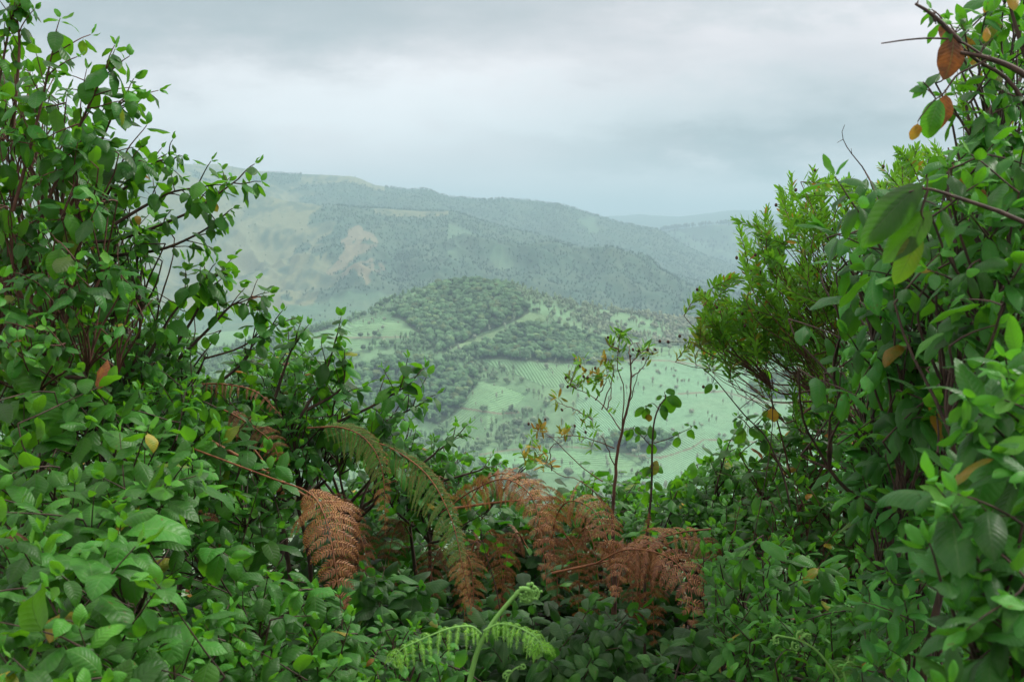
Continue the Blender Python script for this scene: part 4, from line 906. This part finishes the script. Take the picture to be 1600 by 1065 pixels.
# ------------------------------------------------------------------ the sapling in the middle
def sapling():
    d = 3.5; tb = Tubes(); LV = Leaves(T_NR); caps = []; org = P(958, 900, d); org = np.array([org[0], d, float(gz(0, d))])
    def W_(pts, r0, r1, n=20, sides=6, dz=0.):
        q = spline(PP(pts, d, dz), n); q[1:-1] += np.random.default_rng(len(pts)).normal(0, .0009, q[1:-1].shape); tb.add(q, r0, r1, sides); return q
    tr = W_([(960, 900), (957, 820), (960, 760), (966, 700), (975, 658), (984, 620), (986, 580), (984, 555)], .0065, .002, 40, 8)
    tb.add(bez(org-UP*.05, tr[0], org+UP*.3, tr[0]-UP*.2, 12), .011, .0085, 8)
    br = [[(963, 735), (945, 690), (938, 680)], [(970, 672), (948, 640), (925, 618), (895, 605), (888, 600)], [(948, 640), (955, 610), (945, 570)], [(976, 655), (992, 600), (1000, 575)], [(972, 665), (975, 610), (965, 570), (968, 530), (972, 515)],
          [(960, 700), (935, 690), (900, 680), (870, 683), (840, 680)], [(955, 815), (935, 775), (905, 750), (875, 742), (850, 720), (835, 700)], [(862, 735), (860, 700), (878, 690)], [(942, 752), (910, 730), (880, 700), (862, 683), (845, 672)], [(925, 655), (900, 640), (880, 632), (862, 622)],
          [(984, 570), (1000, 552), (1015, 545)], [(984, 560), (984, 540), (1000, 535)], [(966, 545), (950, 538), (945, 525)], [(930, 625), (945, 600), (948, 585)], [(960, 720), (1000, 690), (1030, 640), (1050, 600)], [(985, 590), (1003, 575), (1018, 550)], [(900, 607), (885, 595), (882, 590)], [(968, 530), (962, 520), (955, 515)], [(940, 640), (958, 585), (950, 560)]]
    ends = []
    for b in br[:14]+br[15:]:
        q = W_(b, .0021, .0007, 14, 5, random.uniform(-.06, .08)); ends.append((q, b))
    clus = [(972, 520, 0, 12), (965, 528, .05, 10), (980, 525, .0, 9), (955, 545, .25, 9), (960, 560, .2, 9), (968, 552, .15, 8), (1010, 545, .02, 10), (1002, 552, .2, 7), (1018, 555, .3, 6), (945, 562, .45, 6), (950, 572, .3, 9), (955, 580, .15, 8), (908, 565, .02, 9), (903, 562, .5, 3), (920, 585, .5, 7), (935, 592, .18, 10), (942, 592, .5, 5), (930, 600, .1, 8), (892, 592, .3, 7), (900, 600, .05, 9), (910, 600, .1, 5),
            (872, 622, .42, 8), (840, 672, .55, 11), (848, 668, .35, 8), (830, 682, .1, 6), (878, 678, .5, 9), (912, 655, .0, 6), (925, 652, .0, 6), (890, 672, .05, 5), (928, 670, .02, 7), (820, 715, .4, 9), (838, 722, .45, 9), (852, 725, .5, 7), (842, 705, .45, 5), (924, 698, .02, 7), (908, 690, .05, 5), (960, 640, .05, 5), (900, 648, .5, 2), (832, 700, .3, 5)]
    for x, y, ag, n in clus:
        p = P(x, y, d+random.uniform(-.05, .05)); best = min((min(np.linalg.norm(q-p, axis=1)), i) for i, (q, b) in enumerate(ends)); q = ends[best[1]][0]; a = q[np.argmin(np.linalg.norm(q-p, axis=1))]
        tb.add(bez(a, p, a+(p-a)*.3+UP*.004, p-(p-a)*.3, 5), .0011, .0007, 4)
        for k in range(int(n*1.5)):
            dd = nrm(rv(1)+UP*.45); LV.add(p+rv(.006), dd, nrm(UP+rv(.5)), random.uniform(.022, .036), None, float(np.clip(ag+random.uniform(-.08, .12), 0, 1)))
    for x, y in [(898, 562), (906, 572), (950, 527), (958, 537), (989, 546), (998, 548), (1012, 546), (1024, 546), (1020, 552), (884, 590), (887, 604), (866, 620), (912, 588), (918, 590), (878, 640), (826, 662), (852, 655), (898, 665), (915, 675), (985, 556), (915, 578), (945, 560), (930, 575), (1005, 560)]:
        p = P(x, y, d+random.uniform(-.04, .04)); q = min((np.linalg.norm(q-p, axis=1).min(), i) for i, (q, b) in enumerate(ends)); qq = ends[q[1]][0]; a = qq[np.argmin(np.linalg.norm(qq-p, axis=1))]
        tb.add(bez(a, p, a+UP*.003, p-UP*.004, 4), .0007, .0005, 3); caps.append(p)
    o = thing('sapling', org, 'thin sapling with yellow leaf tufts and dark seed heads in the gap', 'sapling')
    tb.build('trunk', M_RED, o, org); LV.build('foliage', M_NEEDLE, o, org)
    for q in caps:
        c = Tubes(); c.blob(q, .0042, 1.4, rv(.4)+UP); c.build('seed_capsule', M_SEED, o, org)
sapling()
def leafy_stem(label, stems, leaves, d, bark=M_BARK, name='slender_plant', root=None, L0=26, mat=None, tmpl=None, group=None, capsules=(), bri=None):
    tb = Tubes(); LV = Leaves(tmpl or T_HI); st = []
    for pts, r in stems: q = spline(PP(pts, d), 20); tb.add(q, r, r*.45, 6); st.append(q)
    p0 = st[0][0]; rt_ = root or (p0[0], p0[1]+.02); org = np.array([rt_[0], rt_[1], float(gz(*rt_))]); tb.add(bez(org-UP*.03, p0, org+UP*np.linalg.norm(p0-org)*.5, p0-nrm(st[0][2]-p0)*.25*np.linalg.norm(p0-org), 18), stems[0][1]*1.4, stems[0][1], 7)
    for lf in leaves:
        x0, y0, x1, y1, age = lf[:5]     # from the stalk end to the tip of the leaf
        wid = lf[5] if len(lf) > 5 else random.uniform(-.4, .4)
        a = P(x0, y0, d); b = P(x1, y1, d-random.uniform(-.2, .5)*abs(x1-x0+y1-y0)/F*d*.6); dd = b-a
        q = min(st, key=lambda s: np.linalg.norm(s-a, axis=1).min()); c = q[np.argmin(np.linalg.norm(q-a, axis=1))]
        tb.add(bez(c, a, c+UP*.003, a+UP*.003, 5), .0012, .0009, 4)
        n = nrm(UP*.6+np.array([wid, -.9, 0])); n = n-nrm(dd)*np.dot(n, nrm(dd)); LV.add(a, nrm(dd), nrm(n), np.linalg.norm(dd), None if bri is None else .2, age, bri)
    o = thing(name, org, label, 'plant', group); tb.build('stem', bark, o, org); LV.build('foliage', mat or M_LEAF, o, org)
    for x, y in capsules:
        cp = Tubes(); cp.blob(P(x, y, d), .0045, 1.2); cp.build('seed_capsule', M_SEED, o, org)
    return o
leafy_stem('upright leafy stem with drooping oval leaves just right of the sapling', [([(1012, 830), (1018, 760), (1019, 700), (1022, 660), (1030, 635), (1040, 622)], .004), ([(1020, 700), (1002, 680), (988, 668)], .002), ([(1022, 692), (1045, 685), (1065, 675), (1080, 668)], .002), ([(1030, 640), (1020, 630), (1008, 636)], .0015)],
   [(1040, 618, 1068, 632, .05), (1040, 616, 1052, 652, 0), (1036, 618, 1022, 622, 0), (1038, 612, 1058, 610, 0), (1035, 630, 1040, 655, 0), (1030, 632, 1044, 640, 0), (1010, 634, 1012, 660, 0), (1008, 634, 990, 650, 0), (1010, 634, 1020, 632, 0), (1013, 645, 1014, 662, .5), (1022, 690, 1018, 665, 0), (1015, 690, 1022, 716, 0), (1012, 678, 1000, 672, .05), (1000, 678, 990, 690, 0), (990, 668, 978, 688, 0), (992, 665, 1004, 680, 0), (984, 670, 975, 684, .1),
    (1080, 668, 1078, 690, .08), (1082, 665, 1092, 668, 0), (1078, 664, 1070, 662, 0), (1060, 680, 1056, 702, .1), (1062, 676, 1050, 678, 0), (1020, 730, 1000, 742, .0), (1022, 728, 1042, 736, 0), (1020, 745, 1022, 720, .4), (1020, 750, 1004, 765, 0), (1020, 752, 1040, 765, .0), (1018, 770, 1034, 788, .05), (1018, 770, 1000, 790, .05)], 3.45)
leafy_stem('bare slanting twig with a few yellowing leaves between the sapling and the right bank', [([(1215, 720), (1195, 680), (1165, 650), (1140, 620), (1115, 590), (1100, 578)], .0028), ([(1168, 655), (1162, 672), (1160, 685)], .001)],
   [(1114, 598, 1100, 614, .15), (1116, 600, 1124, 608, 0), (1165, 668, 1150, 700, .22), (1168, 668, 1190, 682, .02), (1164, 668, 1148, 676, 0), (1105, 582, 1100, 574, .2), (1195, 610, 1206, 604, 0), (1205, 635, 1208, 664, .55), (1200, 640, 1190, 652, .3)], 3.3, capsules=[(1099, 604), (1152, 585)])
leafy_stem('thin curving wire like tendril with two dark seed heads left of the lower feathery bush', [([(1130, 540), (1100, 538), (1072, 535), (1040, 534)], .0012), ([(1080, 535), (1075, 550), (1085, 556)], .0008)], [(1074, 534, 1068, 528, .3)], 3.2, capsules=[(1031, 533), (1044, 534), (1062, 525)], name='tendril')
# notable leaves and bare twigs of the top right corner
leafy_stem('bare grey twig in the top right sky carrying two big mottled brown dying leaves', [([(1640, 150), (1590, 110), (1540, 90), (1500, 82)], .006), ([(1540, 90), (1500, 65), (1460, 60), (1420, 62), (1377, 68)], .0022), ([(1545, 92), (1520, 105), (1495, 118), (1475, 145), (1462, 155)], .0022), ([(1500, 65), (1470, 35), (1450, 18), (1430, 6)], .0045), ([(1462, 34), (1458, 22), (1462, 20)], .003)],
   [(1490, 50, 1491, 120, .93, .1), (1478, 142, 1475, 206, .86, -.1), (1470, 150, 1444, 212, 0, -.3), (1434, 190, 1432, 226, .7, 0), (1540, 68, 1545, 44, .66, .2), (1552, 60, 1560, 85, 0), (1450, 142, 1438, 124, 0), (1448, 140, 1424, 134, .05), (1446, 132, 1424, 148, 0), (1442, 128, 1450, 152, .06), (1462, 38, 1486, 26, 0), (1488, 44, 1470, 75, 0), (1500, 40, 1510, 24, 0), (1505, 45, 1530, 40, 0), (1435, 2, 1437, -12, .6)], 1.75, root=(1.25, 2.), tmpl=T_HI, mat=M_LEAFB)
leafy_stem('branch with three very large mottled hanging leaves in front of the feathery bush', [([(1560, 330), (1500, 310), (1450, 295), (1420, 300)], .003), ([(1450, 296), (1440, 330), (1445, 345)], .002)],
   [(1450, 278, 1345, 365, .17, -.3), (1440, 292, 1390, 350, .0, .6), (1462, 322, 1385, 400, .2, 0), (1440, 355, 1408, 440, .32, .2), (1470, 325, 1500, 380, 0, .3)], 1.45, root=(1.15, 1.8), bri=.1, tmpl=T_BIG, mat=M_LEAFB)
leafy_stem('round bright green leaf spray in front of the dark gap beside the highest brown frond', [([(770, 900), (758, 860), (752, 830)], .0016)], [(748, 824, 768, 822, 0, .1), (745, 826, 728, 820, 0), (756, 836, 776, 842, 0), (752, 846, 764, 866, 0), (735, 850, 725, 845, 0)], 2.9)

# ------------------------------------------------------------------ fallen litter: a few dead leaves caught in the shrubs
lit = Leaves(T_MD)
for i in range(900):
    x = random.uniform(-3, 3); y = random.uniform(.6, 6); z = float(gz(x, y))+random.uniform(.0, .05)
    lit.add(np.array([x, y, z+.04]), nrm(rv()*np.array([1, 1, .2])), nrm(UP+rv(.4)), random.uniform(.04, .09), None, random.uniform(.6, 1))
tag(lit.build('leaf_litter', M_LEAFSHADE, None, np.zeros(3)), 'brown fallen leaves lying on the ground under the shrubs', 'leaf litter', kind='stuff')

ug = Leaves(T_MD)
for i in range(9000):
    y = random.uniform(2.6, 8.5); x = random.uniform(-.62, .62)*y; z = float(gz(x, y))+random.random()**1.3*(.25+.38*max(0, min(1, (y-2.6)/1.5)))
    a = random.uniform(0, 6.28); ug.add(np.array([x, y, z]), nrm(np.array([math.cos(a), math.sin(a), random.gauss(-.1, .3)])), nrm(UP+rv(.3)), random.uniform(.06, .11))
tag(ug.build('undergrowth', M_LEAFSHADE, None, np.zeros(3)), 'low dark leafy ground cover under and behind the shrubs', 'ground cover', kind='stuff')

# ------------------------------------------------------------------ the air
def haze():
    x0, x1, y0, y1, z0, z1 = -12500, 19500, -200, 17600, float(GZ.min())-30, float(GZ.max())+60
    V = [(x, y, z) for z in (z0, z1) for x, y in ((x0, y0), (x1, y0), (x1, y1), (x0, y1))]
    m, t = newmat('valley_haze'); pv = t.n('ShaderNodeVolumePrincipled')
    pv.inputs['Color'].default_value = (.53, .81, .895, 1); pv.inputs['Density'].default_value = 1.85e-4; pv.inputs['Anisotropy'].default_value = 0.
    o_ = t.n('ShaderNodeOutputMaterial'); t.put(o_.inputs['Volume'], pv.outputs[0])
    o = make_mesh('haze', V, [np.array([[0, 3, 2, 1], [4, 5, 6, 7], [0, 1, 5, 4], [1, 2, 6, 5], [2, 3, 7, 6], [3, 0, 4, 7]])], m, smooth=False)
    tag(o, 'pale blue haze filling the valley and veiling the mountain', 'haze', kind='stuff')
haze()
print('objects', len(bpy.data.objects), 'faces', sum(len(m.polygons) for m in bpy.data.meshes))
